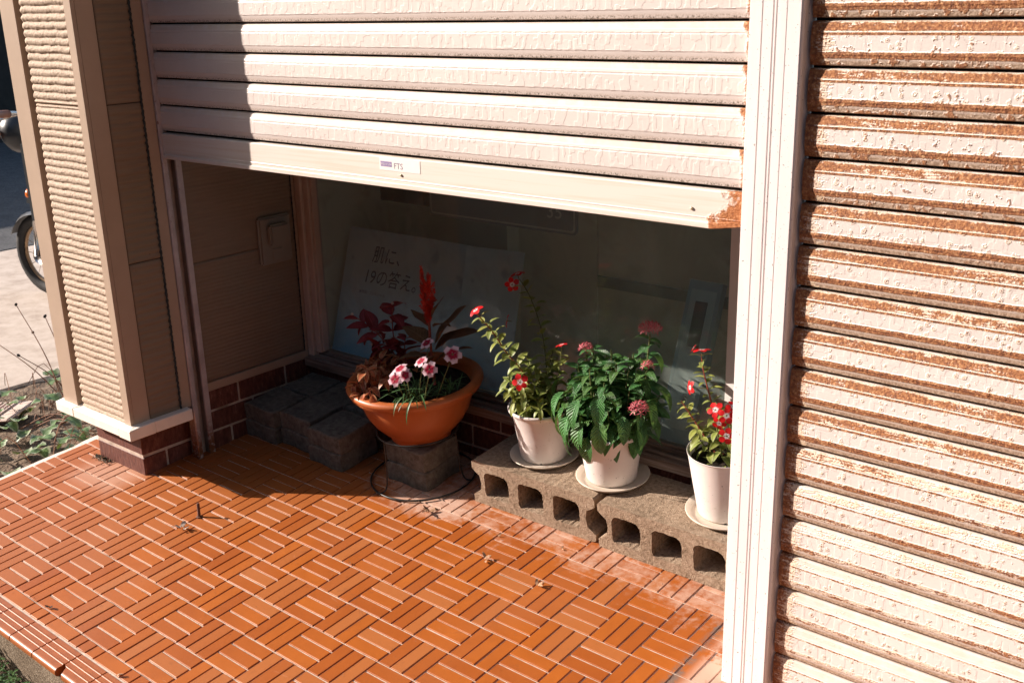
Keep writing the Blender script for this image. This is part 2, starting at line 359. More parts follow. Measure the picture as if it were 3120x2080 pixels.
def m_leaf(name, top, edge=None, back=None, veins=0., rough=.45, var=.3, transl=.25, yellow=0.):
    g = NG(name, rough, .45); U, V, _ = g.sep(g.uv()); p = g.pos(); r = g.rand()
    a = g.math('ABSOLUTE', g.add(U, -.5))
    c = g.ramp(g.noise(p, 70, 3), [(.3, tuple(x * (1 - var) for x in top)), (.7, tuple(min(1, x * (1 + var)) for x in top))])
    if yellow: c = g.mix(g.mul(g.ss(r, .35, .95), yellow), c, (.42, .36, .06))
    if edge: c = g.mix(g.ss(a, .24, .44), c, edge)
    mid = g.math('SUBTRACT', 1., g.ss(a, .012, .04)); c = g.mix(g.mul(mid, .5), c, tuple(min(1, x * 2 + .05) for x in top))
    norm = None
    if veins:
        wv = g.math('SINE', g.mul(g.math('SUBTRACT', V, g.mul(a, .55)), 62.)); wv = g.ss(wv, -1., 1.)
        c = g.mix(g.mul(g.ss(wv, .82, 1.), .35), c, tuple(min(1, x * 1.9 + .02) for x in top)); norm = g.bump(wv, veins, .0022)
    else: norm = g.bump(g.noise(p, 260, 2), .2, .0008)
    g.done(c, None, norm)
    tl = g.n('ShaderNodeBsdfTranslucent'); g.set(tl.inputs[0], g.mix(.5, c, (.22, .30, .03) if top[1] >= top[0] else (.55, .12, .03)))
    mx = g.n('ShaderNodeMixShader'); mx.inputs[0].default_value = transl
    g.t.links.new(g.b.outputs[0], mx.inputs[1]); g.t.links.new(tl.outputs[0], mx.inputs[2]); g.t.links.new(mx.outputs[0], g.out.inputs[0]); return g.m
L_PERI = m_leaf('periwinkle_leaf', (.19, .24, .055), (.34, .36, .12), transl=.28, yellow=.35)
L_PENT = m_leaf('pentas_leaf', (.055, .175, .045), None, veins=1., transl=.16, rough=.40, yellow=.10)
L_CEL = m_leaf('celosia_leaf', (.13, .075, .035), None, veins=.3, transl=.15)
L_RED = m_leaf('dark_red_leaf', (.24, .030, .035), (.17, .02, .028), transl=.2)
L_COL = m_leaf('coleus_leaf', (.42, .13, .055), (.50, .28, .14), transl=.3, var=.5)
L_GRASS = m_leaf('dianthus_leaf', (.05, .12, .04), transl=.2)
L_IVY = m_leaf('ivy_leaf', (.11, .18, .06), (.34, .37, .24), transl=.15, var=.5)
L_CLOV = m_leaf('clover_leaf', (.05, .12, .025), transl=.25)
STEMG = simple('green_stem', (.12, .13, .04), .6, .2, 80, .2); STEMR = simple('red_stem', (.30, .06, .035), .55, .2, 80, .2); DRY = simple('dry_stem', (.24, .12, .07), .8, .35, 60, .3)
DRYL = simple('dead_leaf', (.36, .20, .11), .8, .5, 90, .5)
def m_petal(name, inner, outer, r0, r1, tr=.3):
    g = NG(name, .5, .3); U, V, _ = g.sep(g.uv()); p = g.pos(); n = g.noise(p, 320, 2)
    c = g.mix(g.ss(g.add(V, g.mul(g.add(n, -.5), .3)), r0, r1), inner, outer); g.done(c)
    tl = g.n('ShaderNodeBsdfTranslucent'); g.set(tl.inputs[0], c); mx = g.n('ShaderNodeMixShader'); mx.inputs[0].default_value = tr
    g.t.links.new(g.b.outputs[0], mx.inputs[1]); g.t.links.new(tl.outputs[0], mx.inputs[2]); g.t.links.new(mx.outputs[0], g.out.inputs[0]); return g.m
P_RED = m_petal('red_petal', (.85, .78, .80), (.62, .010, .012), .18, .34); P_DI = m_petal('pink_white_petal', (.42, .010, .045), (.80, .58, .64), .38, .70)
P_PEN = m_petal('pink_petal', (.75, .28, .30), (.62, .11, .14), .1, .7); P_CEL = simple('celosia_plume_red', (.62, .040, .016), .6, .35, 90, .2)

# ------------------------------------------------------------------ leaf / flower meshes
def leaf_mesh(name, L=1., W=.4, curl=.5, fold=.25, nseg=7, tip=1.2, base=.6, wave=0., fringe=0.):
    vs = []; uv = []; fs = []
    ang = 0.; y = z = 0.
    for i in range(nseg + 1):
        t = i / nseg
        wd = W * .5 * (math.sin(math.pi * min(1, t) ** base) ** .8 if 0 < t < 1 else 0.) * (1 - .15 * t)
        if fringe and i == nseg: wd = W * .36
        for k, sgn in enumerate((-1, -.55, 0, .55, 1)):
            x = sgn * wd; zz = z + abs(sgn) * wd * fold + wave * math.sin(9 * t + k) * wd * (sgn != 0)
            yy = y + (fringe * R_.uniform(-.6, 1) if i == nseg else 0)
            vs.append((x, yy, zz)); uv.append((.5 + sgn * .5, t))
        ang = -curl * (t + .5 / nseg); st = L / nseg
        y += st * math.cos(ang); z += st * math.sin(ang)
    for i in range(nseg):
        for k in range(4):
            a = i * 5 + k; fs.append((a, a + 1, a + 6, a + 5))
    return mesh(name, vs, fs, True, uv)
LEAVES = {
 'peri': [leaf_mesh('periwinkle_leaf', 1, .44, c, .3, 6, base=.95) for c in (.3, .7, 1.1)],
 'pent': [leaf_mesh('pentas_leaf', 1, .44, c, .35, 8, base=.8, wave=.05) for c in (.5, 1.0, 1.5)],
 'cel': [leaf_mesh('celosia_leaf', 1, .56, c, .2, 8, base=.8, wave=.12) for c in (.3, .8)],
 'red': [leaf_mesh('red_leaf', 1, .58, c, .3, 6, base=.85) for c in (.4, 1.0)],
 'col': [leaf_mesh('coleus_leaf', 1, .50, c, .3, 6, base=.8, wave=.15) for c in (.5, 1.2)],
 'grass': [leaf_mesh('grass_leaf', 1, .07, c, .3, 7, base=.7) for c in (.5, 1.1, 1.6)],
 'ivy': [leaf_mesh('ivy_leaf', 1, .85, c, .2, 5, base=.6, wave=.25) for c in (.4, .9)],
 'clov': [leaf_mesh('clover_leaf', 1, .75, .3, .3, 4, base=1.25)],
 'petal': [leaf_mesh('petal', 1, .80, c, .08, 5, base=1.5) for c in (.35, .6)],
 'fringe': [leaf_mesh('fringed_petal', 1, .95, .45, .1, 6, base=1.6, wave=.08, fringe=.07) for _ in (0, 1)],
}
def orient(base, d, up=(0, 0, 1), s=1., roll=0.):
    d = Vector(d).normalized(); up = Vector(up); x = d.cross(up)
    if x.length < .05: x = d.cross(Vector((0, 1, .2)))
    x.normalize(); z = x.cross(d)
    m = Matrix(((x.x, d.x, z.x), (x.y, d.y, z.y), (x.z, d.z, z.z)))
    m = m @ Matrix.Rotation(roll, 3, 'Y'); m = m * s if False else m
    M = m.to_4x4(); M = M @ Matrix.Scale(s, 4); M.translation = Vector(base); return M
MATCOPY = {}
def lmesh(kind, m, i):
    key = (kind, m.name, i)
    if key not in MATCOPY:
        me = LEAVES[kind][i].copy(); me.materials.clear(); me.materials.append(m); MATCOPY[key] = me
    return MATCOPY[key]
def leaf(parent, kind, m, base, d, s, roll=0., var=None, name='leaf', up=(0, 0, 1)):
    i = R_.randrange(len(LEAVES[kind])) if var is None else var
    return link(name, lmesh(kind, m, i), None, parent, mw=orient(base, d, up, s, roll))
def curve_pts(pts, n=10):
    pts = [Vector(p) for p in pts]; out = []
    P = [pts[0] * 2 - pts[1]] + pts + [pts[-1] * 2 - pts[-2]]
    for i in range(len(pts) - 1):
        a, b, c, d = P[i:i + 4]
        for k in range(n):
            t = k / n; out.append(.5 * ((2 * b) + (c - a) * t + (2 * a - 5 * b + 4 * c - d) * t * t + (3 * b - a - 3 * c + d) * t ** 3))
    out.append(pts[-1]); return out
def flower5(parent, m, at, nrm, size, kind='petal', name='flower', tube=STEMG, tilt=.12, center=None):
    nrm = Vector(nrm).normalized(); ref = nrm.cross(Vector((0, 0, 1)));
    if ref.length < .1: ref = Vector((1, 0, 0))
    ref.normalize(); o2 = nrm.cross(ref); at = Vector(at)
    me = MB().tube([at - nrm * size * .7, at - nrm * size * .3, at + nrm * .0006], [size * .05, size * .06, size * .10], 6).mesh('flower_tube')
    f = link(name, me, center or tube, parent); a0 = R_.uniform(0, 6.28)
    for k in range(5):
        a = a0 + k * 2 * math.pi / 5 + R_.uniform(-.08, .08); d = ref * math.cos(a) + o2 * math.sin(a) + nrm * tilt
        link('petal', lmesh(kind, m, R_.randrange(2)), None, f, mw=orient(at + d * size * .03, d, nrm, size * R_.uniform(.92, 1.05)))
    return f

# ================================================================== GROUND AND TERRACE
grd = mesh('ground', [(-60, -60, -.32), (60, -60, -.32), (60, 60, -.32), (-60, 60, -.32)], [(0, 1, 2, 3)])
link('ground', grd, ROAD, kind='structure')
# street in front, paved yard to the left
link('street', mesh('street', [(-60, -60, -.215), (60, -60, -.215), (60, -1.6, -.215), (-60, -1.6, -.215)], [(0, 1, 2, 3)]), ROAD, kind='structure')
N = 40; vs = []; fs = []
for i in range(N + 1):           # irregular edge between yard and soil bed
    y = -1.6 + i * (13.6 / N); e = -2.38 + .05 * mnoise.noise(Vector((y * 2.2, 3, 0))) + (.0 if y < 1 else .0)
    vs += [(-14, y, -.15), (e, y, -.15), (e + .01, y, -.19)]
for i in range(N):
    a = 3 * i; fs += [(a, a + 1, a + 4, a + 3), (a + 1, a + 2, a + 5, a + 4)]
link('pavement', mesh('pavement', vs, fs), PAVE, kind='structure')
link('road', mesh('road', [(-14, -1.6, -.145), (-4.95, -1.6, -.145), (-4.83, 12, -.145), (-14, 12, -.145)], [(0, 1, 2, 3)]), ROAD, kind='structure')
def bumpy(name, x0, x1, y0, y1, z, amp, n, sc_, m, kind='structure', fun=None):
    vs = []; fs = []; ny = max(2, int(n * (y1 - y0) / (x1 - x0)))
    for j in range(ny + 1):
        for i in range(n + 1):
            x = x0 + (x1 - x0) * i / n; y = y0 + (y1 - y0) * j / ny
            zz = z + amp * mnoise.fractal(Vector((x * sc_, y * sc_, .3)), 1., 2., 4) + (fun(x, y) if fun else 0)
            vs.append((x, y, zz))
    for j in range(ny):
        for i in range(n):
            a = j * (n + 1) + i; fs.append((a, a + 1, a + n + 2, a + n + 1))
    return link(name, mesh(name, vs, fs, True), m, kind=kind)
bumpy('soil', -2.42, -1.26, -1.6, 1.6, -.168, .014, 90, 6, SOILG)
bumpy('soil', -1.26, 4.5, -1.6, -.855, -.20, .012, 160, 7, SOILG)

# terrace slab (mortar bed) with tiles as parts
MOD = .108; TH = -.0095
def grid(i, j):
    c, s = math.cos(TH), math.sin(TH); return MOD * (i * c - j * s), MOD * (i * s + j * c)
vs = []; fs = []; ys = [-.80 + k * .03 for k in range(60)]
for y in ys:                      # left edge of the slab is ragged mortar
    e = -1.305 + .012 * mnoise.noise(Vector((y * 14, 0, 0))) + .006 * mnoise.noise(Vector((y * 60, 5, 0)))
    ti = -1.262; h0 = -.0030
    vs += [(e, y, fz(e, y, -.26)), (e, y, fz(e, y, -.016)), (e + .014, y, fz(e, y, -.006)), (ti, y, fz(ti, y, h0)), (1.3, y, fz(1.3, y, h0)), (3.6, y, fz(3.6, y, h0))]
for j in range(len(ys) - 1):
    for k in range(5):
        a = j * 6 + k; fs.append((a, a + 1, a + 7, a + 6))
slab = link('floor', fixn(mesh('floor', vs, [f[::-1] for f in fs])), MORTAR, kind='structure')
fm = MB(); fm.box(-1.30, 3.6, -.848, -.80, -.34, -.085); link('step_riser', fm.mesh('step_riser'), STEP, kind='structure')

def tile_mesh(l, wd, seed):
    r = random.Random(seed); b = .0009; j = lambda: r.uniform(-.0005, .0005); h = .0
    vs = []
    for (z, ins) in ((-.007, 0.), (-b, 0.), (0., b)):
        for sx, sy in ((-1, -1), (1, -1), (1, 1), (-1, 1)): vs.append((sx * (l / 2 - ins) + j() * (ins == 0), sy * (wd / 2 - ins) + j() * (ins == 0), z))
    fs = [(8, 9, 10, 11)]
    for a in (0, 4):
        for k in range(4): fs.append((a + k, a + (k + 1) % 4, a + 4 + (k + 1) % 4, a + 4 + k))
    return mesh('tile', vs, fs)
T3 = [tile_mesh(.1041, .0322, k) for k in range(6)]; TS = [tile_mesh(.0322, .0322, 20 + k) for k in range(3)]; T2 = [tile_mesh(.0680, .0319, 30 + k) for k in range(3)]
for me in T3 + TS + T2: me.materials.append(TILE)
cand = []
def add_tile(cx, cy, along_x, pool):
    """cx,cy in module units"""
    x, y = grid(cx, cy)
    if x < -1.265 or x > 3.5 or y > .47: return
    a = TH + (0 if along_x else math.pi / 2) + R_.uniform(-.004, .004)
    if 7.96 < cx < 8.06 and pool is T3 and False: return
    M = Matrix.Translation((x + R_.uniform(-.0004, .0004), y + R_.uniform(-.0004, .0004), fz(x, y, R_.uniform(-.0004, .0003)))) @ FROT.to_matrix().to_4x4() @ Matrix.Rotation(a + R_.uniform(-.002, .002), 4, 'Z') @ Matrix.Rotation(R_.uniform(-.004, .004), 4, 'X')
    v = Vector((x, y, 0)) - CAM; u_, v_, w_ = v.dot(cr), v.dot(cd), v.dot(cf)
    vis = w_ > .3 and abs(u_ / w_) < .50 and abs(v_ / w_) < .34 and not (x > 1.0) and not (y > .2 and x > .05) and not (x < -.88 and y > -.21)
    cand.append((0 if vis else 1, v.length, M, R_.choice(pool)))
for i in range(-12, 33):
    for j in range(-8, 5):
        odd = (i + j) % 2 != 0
        if i == -12:               # cut column at the left edge, two thirds of a module
            if j < -7: continue
            for k in range(2) if odd else range(3):
                if odd: add_tile(i + .5 + k / 3, j + .5, False, T3)
                else: add_tile(i + .667, j + 1 / 6 + k / 3, True, T2)
            continue
        if j == -8:                # cut row behind the nosing, one third of a module
            if not odd: add_tile(i + .5, j + 5 / 6, True, T3)
            else:
                for k in range(3): add_tile(i + 1 / 6 + k / 3, j + 5 / 6, True, TS)
            continue
        for k in range(3):
            if odd: add_tile(i + 1 / 6 + k / 3, j + .5, False, T3)
            else: add_tile(i + .5, j + 1 / 6 + k / 3, True, T3)
cand.sort(key=lambda c: (c[0], c[1]))
for _, _, M, me in cand[:300]: link('tile', me, None, slab, mw=M)
vs = []; fs = []
for _, _, M, me in cand[300:]:
    b = len(vs); vs += [M @ v.co for v in me.vertices]; fs += [tuple(b + k for k in p.vertices) for p in me.polygons]
link('tile', mesh('tile', vs, fs), TILE, slab, kind='stuff')

# bull-nosed grooved edge tiles
def nosing(x0, x1, chip=False):
    pr = [(-.797, 0)]
    for yc in (-.8095, -.8245, -.8395):
        pr += [(yc + .0024 * math.cos(rad(a)), .0014 * math.sin(rad(a))) for a in range(0, 181, 30)]
    pr += [(-.854 - .008 * math.sin(rad(a)), -.008 + .008 * math.cos(rad(a))) for a in range(0, 91, 15)]
    pr += [(-.862, -.014), (-.859, -.019), (-.853, -.021), (-.797, -.021)]
    n = len(pr); vs = []; nx = 5
    for k in range(nx + 1):
        x = x0 + (x1 - x0) * k / nx
        for y, h in pr:
            xx = x
            if chip and k < nx:
                f = max(0, min(1, (-.838 - y) / .008)); xx = max(x, x0 + .021 * f + R_.uniform(0, .0015) * f)
            vs.append((xx, y + TH * x, fz(x, y, h)))
    fs = [tuple(range(n)), tuple(nx * n + k for k in reversed(range(n)))]
    for i in range(nx):
        for k in range(n): fs.append((i * n + k, i * n + (k + 1) % n, (i + 1) * n + (k + 1) % n, (i + 1) * n + k))
    me = fixn(mesh('nosing_tile', vs, fs)); return me
NOS = simple('glossy_nosing_tile', (.31, .085, .016), .42, .12, 30, .2, .0004, spec=.45)
for k in range(-8, 34):
    x0 = -.2585 + k * .1062; x1 = x0 + .1024
    if x0 < -1.27: continue
    link('nosing_tile', nosing(x0, x1, chip=(k == 0)), NOS, slab)

# ================================================================== BACKGROUND LEFT
nb = empty('neighbouring_shed', 'dark timber shed wall in deep shade beyond the paved yard, behind the moped', 'shed', (-10.6, 2, -.15))
DKW = simple('shade_dark_boards', (.012, .011, .010), .85, .4, 12, .3)  # near-black colour stands in for the deep shade of the shed
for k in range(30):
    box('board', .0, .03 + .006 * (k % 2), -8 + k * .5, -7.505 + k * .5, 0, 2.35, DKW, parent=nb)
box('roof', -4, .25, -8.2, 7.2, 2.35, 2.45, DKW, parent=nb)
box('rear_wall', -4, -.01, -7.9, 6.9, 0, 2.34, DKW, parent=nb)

# dark building added behind the camera to block sky light from the shopfront
hs = empty('sky_blocking_house', 'added dark L-shaped building across the street, out of view, blocking sky light', 'house', (2, -9, -.3))
HW = simple('dark_house_wall', (.055, .048, .042), .8, .3, 2, .1)
box('wall', -34, 16, -4, 0, 0, 7.2, HW, parent=hs)
box('roof', -34.5, 16.5, -4.4, .2, 7.2, 7.4, DKW, parent=hs)
box('sky_blocking_wing', 7, 8, .1, 9.4, 0, 7.0, HW, parent=hs)  # added on the right, out of view, to cut sky light from that side

# ================================================================== COLUMN CLAD IN RIBBED SIDING
CX0, CX1, CY0 = -1.262, -.886, -.250
colm = empty('shopfront_column', 'square column at the left, clad in sunlit ribbed beige siding above dark brick', 'column', (-1.07, -.15, -.01))
colm_off = Vector(colm.location)
def P(o, me_name, *b, m, bev=.0008, name=None, label=None, **k):   # world box as child part
    me = MB().box(*b).mesh(me_name)
    if bev: bevelled(me, bev)
    me.transform(Matrix.Translation(-Vector(o.location)))
    return link(name or me_name, me, m, o, label=label, **k)
def to_local(me, o): me.transform(Matrix.Translation(-Vector(o.location))); return me
P(colm, 'core', -1.165, -.8385, -.2610, -.085, .1395, 2.4, m=GAPM, bev=0)
P(colm, 'footing', -1.130, -.900, -.2, .40, -.2, .1390, m=GAPM, bev=0)
def ribs(name, a0, a1, z0, z1, axis, plane, outdir, amp, pitch=.0203, m=SIDING, o=colm, dx=.004, dz=.0021, seed=0):
    """vertical panel with rough horizontal ribs; axis 'x': panel along x facing outdir*y"""
    nx = max(2, int((a1 - a0) / dx)); nz = max(4, int((z1 - z0) / dz)); vs = []; fs = []
    for j in range(nz + 1):
        z = z0 + (z1 - z0) * j / nz
        for i in range(nx + 1):
            a = a0 + (a1 - a0) * i / nx
            wob = .0020 * mnoise.noise(Vector((a * 22 + seed, z * 10, seed))) + .0012 * mnoise.noise(Vector((a * 90, z * 40, seed)))
            row = (z + wob) / pitch; fr = row - math.floor(row); bmp = math.sin(math.pi * fr) ** .62 if 0 < fr < 1 else 0
            rid = .80 + .24 * mnoise.noise(Vector((math.floor(row) * 3.7, seed, 1)))
            rough = mnoise.fractal(Vector((a * 190, z * 260, seed + 7)), 1., 2., 3)
            e = min(1, (z - z0) / .004, (z1 - z) / .004)
            d = (amp * (bmp * rid) + amp * .20 * rough) * max(0, e)
            vs.append((a, plane + outdir * d, z) if axis == 'x' else (plane + outdir * d, a, z))
    for j in range(nz):
        for i in range(nx):
            k = j * (nx + 1) + i; fs.append((k, k + 1, k + nx + 2, k + nx + 1))
    # returned edges so that the panel has thickness
    me = mesh(name, vs, fs, True); bm = bmesh.new(); bm.from_mesh(me)
    ed = [e for e in bm.edges if e.is_boundary]; r = bmesh.ops.extrude_edge_only(bm, edges=ed)
    dv = Vector((0, -outdir * .013, 0)) if axis == 'x' else Vector((-outdir * .013, 0, 0))
    for v in [g for g in r['geom'] if isinstance(g, bmesh.types.BMVert)]:
        if axis == 'x': v.co.y = plane - outdir * .012
        else: v.co.x = plane - outdir * .012
    bm.to_mesh(me); bm.free()
    return link(name, to_local(me, o), m, o)
for k, (z0, z1) in enumerate(((.171, .6315), (.6335, 1.0640), (1.0660, 1.50), (1.502, 2.2))):
    if k < 3: ribs('siding_panel', -1.1015, -.8715, z0, z1, 'x', -.2705, -1, .0082, seed=k * 3.1)
    else: P(colm, 'siding_panel', -1.1015, -.8715, -.2760, -.262, z0, z1, m=SIDING)
    ribs('siding_panel', -.2160, -.1180, z0, z1, 'y', -.8385, 1, .0055, dx=.006, dz=.004, seed=k * 2.3 + 40, m=WALLSIDE)  # column side takes the siding colour darkened for shade
P(colm, 'corner_trim', -.8690, -.8350, -.2800, -.2690, .171, 2.4, m=TRIM); P(colm, 'corner_trim', -.8450, -.8348, -.2685, -.2185, .171, 2.4, m=TRIM)
P(colm, 'edge_trim', -1.2035, -1.1240, -.2815, -.2430, .158, 2.4, m=TRIM); P(colm, 'rear_trim', -.8485, -.8350, -.1105, -.0785, .171, 2.4, m=TRIM)
# wavy sealant bead
pts = [(-.8355, -.1145 + .0012 * math.sin(z * 400) + .001 * mnoise.noise(Vector((0, 0, z * 60))), z) for z in [.171 + .006 * k for k in range(230)]]
link('sealant', to_local(MB().tube(pts, [.0035 + .0012 * mnoise.noise(Vector((3, 0, p[2] * 90))) for p in pts], 5).mesh('sealant', True), colm), CAULK, colm)
# ledge stones
def ledge(pl, z0=.139, z1=.168):
    n = len(pl); vs = [(x, y, z0 + .0) for x, y in pl] + [(x, y, z1 - .006) for x, y in pl]
    cx = sum(p[0] for p in pl) / n; cy = sum(p[1] for p in pl) / n
    me = mesh('ledge_stone', vs + [(x, y, z1 + .006 * (y > -.27)) for x, y in pl], [tuple(reversed(range(n)))] + [(k, (k + 1) % n, n + (k + 1) % n, n + k) for k in range(n)] + [(n + k, n + (k + 1) % n, 2 * n + (k + 1) % n, 2 * n + k) for k in range(n)] + [tuple(2 * n + k for k in range(n))])
    bevelled(me, .0018); link('ledge_stone', to_local(me, colm), LEDGE, colm)
ledge([(-1.2240, -.3000), (-1.1240, -.3000), (-1.1045, -.2605), (-1.2240, -.2605)])
ledge([(-1.1215, -.3000), (-.8705, -.3000), (-.8705, -.2605), (-1.1020, -.2605)])
ledge([(-.8700, -.3015), (-.8095, -.3015), (-.8095, -.2195), (-.8480, -.2195), (-.8480, -.2605), (-.8700, -.2605)], .138, .1695)
ledge([(-.8475, -.2190), (-.8090, -.2190), (-.8090, -.0940), (-.8475, -.0940)])
# brick base
P(colm, 'brick_mortar', -1.136, -.891, -.2255, .02, -.06, .1385, m=MORTAR, bev=0)
def bricks(o, axis, plane, a_list, rows, out, dep=.02):
    for r, (z0, z1) in enumerate(rows):
        for a0, a1 in a_list[r % len(a_list)]:
            d = R_.uniform(-.0006, .0008)
            if axis == 'x': b = (a0, a1, min(plane, plane + out * -dep) if out > 0 else plane + d, plane + dep if out < 0 else plane + d, z0, z1)
            else: b = (plane - dep, plane + d, a0, a1, z0, z1) if out > 0 else (plane + d, plane + dep, a0, a1, z0, z1)
            me = MB().box(*b).mesh('brick'); bevelled(me, .0018); link('brick', to_local(me, o), BRICK, o)
rows = ((-.06, -.012 + .0), (-.0085, .0475), (.0555, .1155))
rows = ((-.05, .0385), (.0485, .1150))
bricks(colm, 'x', -.2275, [[(-1.139, -.889)], [(-1.139, -.889)]], rows, -1, .015)
bricks(colm, 'y', -.8870, [[(-.2255, -.152), (-.144, -.062)], [(-.2255, -.062)]], ((-.05, .0400), (.0500, .1120)), 1, .015)

# ================================================================== RETURN WALL (left side of the recess)
rw = empty('recess_side_wall', 'shaded siding wall on the left of the recess with brown brick courses below', 'wall', (-.87, .18, 0))
P(rw, 'core', -.99, -.868, -.03, .43, -.05, 2.4, m=GAPM, bev=0)
for z0, z1 in ((.2215, .589), (.591, 1.029), (1.031, 1.5), (1.502, 2.3)):
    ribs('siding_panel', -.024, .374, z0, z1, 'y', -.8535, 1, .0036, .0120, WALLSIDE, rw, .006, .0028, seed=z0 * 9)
P(rw, 'base_trim', -.868, -.8455, -.024, .398, .1925, .2185, m=TRIM); P(rw, 'edge_trim', -.868, -.8470, .3775, .398, .219, 2.3, m=TRIM)
pts = [(-.8495, .3755, z) for z in [.222 + .008 * k for k in range(160)]]
link('sealant', to_local(MB().tube(pts, [.0016 + .0012 * max(0, math.sin(p[2] * 330)) for p in pts], 5).mesh('sealant', True), rw), CAULK, rw)
P(rw, 'brick_mortar', -.8675, -.8535, -.024, .42, -.05, .192, m=MORTAR, bev=0)
bricks(rw, 'y', -.8495, [[(-.022, .060), (.068, .245), (.253, .40)], [(-.022, .150), (.158, .335), (.343, .40)], [(-.022, .100), (.108, .285), (.293, .40)]], ((.0, .056), (.064, .122), (.130, .1905)), 1, .016)
# outdoor socket box
ob = empty('outdoor_socket', 'small grey weatherproof socket box fixed on the shaded recess wall', 'socket box', (-.852, .29, .61))
SOCK = simple('grey_plastic', (.26, .22, .175), .5, .06, 20, .1)
me = MB().box(0, .018, -.062, .062, -.075, .075).mesh('housing'); bevelled(me, .006, 2); link('housing', me, SOCK, ob)
me = MB().box(.0175, .040, -.036, .036, -.012, .052).mesh('hood'); bevelled(me, .006, 2); link('hood', me, SOCK, ob)
me = MB().box(.0178, .022, -.020, .020, -.062, -.026).mesh('cover_plate'); bevelled(me, .002); link('cover_plate', me, SOCK, ob)

# ================================================================== GUIDE RAIL, SHUTTERS, POST
gr = empty('shutter_guide_rail', 'tall grey metal guide rail with rust specks at the left end of the open shutter', 'guide rail', (-.85, -.05, 0))
P(gr, 'rail_back', -.868, -.864, -.0635, -.016, -.003, 2.3, m=ALU)
P(gr, 'front_channel', -.8635, -.838, -.0750, -.0635, -.004, 2.3, m=TRACK); P(gr, 'front_lip', -.8375, -.829, -.0775, -.0610, -.004, 2.3, m=TRACK, bev=.0025)
P(gr, 'rear_channel', -.8635, -.842, -.0300, -.0160, -.002, 2.3, m=ALUD); P(gr, 'rear_lip', -.8415, -.834, -.0330, -.0150, -.002, 2.3, m=TRACK)
SP = .0713; YF = -.0655
def slat_profile():
    f, b = YF, YF + .0078
    return [(b + .012, .0002), (b - .001, -.0004), (f + .0034, -.0026), (f + .0014, -.0112), (f + .0006, -.0130), (f, -.0170), (f + .0006, -.0195), (f, -.0215), (f, -.0500), (f + .0010, -.0520), (f + .0036, -.0655), (b + .002, -.0672), (b + .012, -.0674)]
def shutter(name, label, x0, x1, ztop_list, m, grp=None):
    o = empty(name, label, 'roller shutter', (x0, YF, 0))
    pr = slat_profile(); me = xprof('slat', pr, 0, x1 - x0, closed=False, nx=24)
    for p in me.polygons: p.use_smooth = False
    bm = bmesh.new(); bm.from_mesh(me); 
    if sum(f.normal.y for f in bm.faces) > 0: bmesh.ops.reverse_faces(bm, faces=bm.faces)
    bm.to_mesh(me); bm.free(); me.transform(Matrix.Translation((0, -YF, 0)))
    for z in ztop_list: link('slat', me, m, o, loc=(0, 0, z))
    return o
SHZ = [.9790 + SP * (k + 1) for k in range(19)]
sh = shutter('roller_shutter', 'cream white roller shutter rolled halfway up over the flower recess', -.838, .949, SHZ, SH_L)
box('backing', 0, 1.787, .0180, .022, .93, 2.3, GAPM, parent=sh)
# bottom bar
bp = [(YF + .012, .9775), (YF - .001, .9765), (YF - .0035, .9740), (YF - .0035, .9280), (YF - .0045, .9265), (YF - .0035, .9245), (YF - .0035, .9190), (YF - .0065, .9170), (YF - .0065, .9085), (YF - .004, .9070), (YF + .020, .9060), (YF + .021, .9775)]
me = xprof('bottom_bar', bp, 0, 1.784, True, 30); me.transform(Matrix.Translation((0, -YF, 0)))
for v in me.vertices:            # torn, bent right-hand bottom corner
    if v.co.x > 1.70 and v.co.z < .918: v.co.z += .010 * max(0, (v.co.x - 1.735) / .049); v.co.y -= .004 * max(0, (v.co.x - 1.70) / .08)
bar = link('bottom_bar', me, BAR, sh)
def disc(name, x, z, r, m, par, off=-.0045):
    me = MB().lathe([(0.0001, .0022), (r * .6, .002), (r, .0006), (r, 0)], 12).mesh(name, True); o = link(name, me, m, par, loc=(x, off, z), rot=(rad(90), 0, 0)); return o
SCREW = simple('screw_head', (.42, .36, .24), .4, .2, metal=.3)
for x in (.940, 1.683): disc('screw', x, .938 if x < 1 else .940, .0032, SCREW, bar)
STK = simple('clear_sticker', (.84, .78, .74), .3, .02); INK = simple('purple_grey_ink', (.20, .15, .22), .6, .1); INKB = simple('purple_block_ink', (.26, .20, .36), .6, .1)
me = MB().box(0, .128, -.0003, 0, -.014, .014).mesh('sticker'); bevelled(me, .0001)
st = link('sticker', me, STK, sh, loc=(.872, -.0039, .9595), label='pale maker sticker with lettering')
me = text_mesh('FTS', .0190); link('lettering', me, INK, st, loc=(.046, -.0006, -.0085), rot=(rad(90), 0, 0))
box('logo_block', .004, .040, -.0006, -.0004, -.0055, .0065, INKB, parent=st)
me = text_mesh('文化シャッター', .0062); me.transform(Matrix.Scale(.88, 4, (1, 0, 0))); link('lettering', me, STK, st, loc=(.0045, -.0008, -.0020), rot=(rad(90), 0, 0))
# right, rusty shutter, fully closed
RZ = [1.2640 - SP * 0 + SP * k for k in range(14)] + [1.2640 - (SP * 1.022) * k for k in range(1, 18)]
RZ = [1.2640 + .0737 * k for k in range(-17, 14)]
shr = shutter('roller_shutter', 'rust-streaked roller shutter pulled down to the floor, right of the white post', 1.052, 3.3, RZ, SH_R)
for s_ in shr.children: s_.scale = (1, 1, 1.033)
box('backing', 0, 2.25, .0180, .022, -.02, 2.3, GAPM, parent=shr)
# white centre post
po = empty('shutter_post', 'white fluted aluminium post standing between the two roller shutters', 'post', (.999, -.088, fz(1, -.08)))
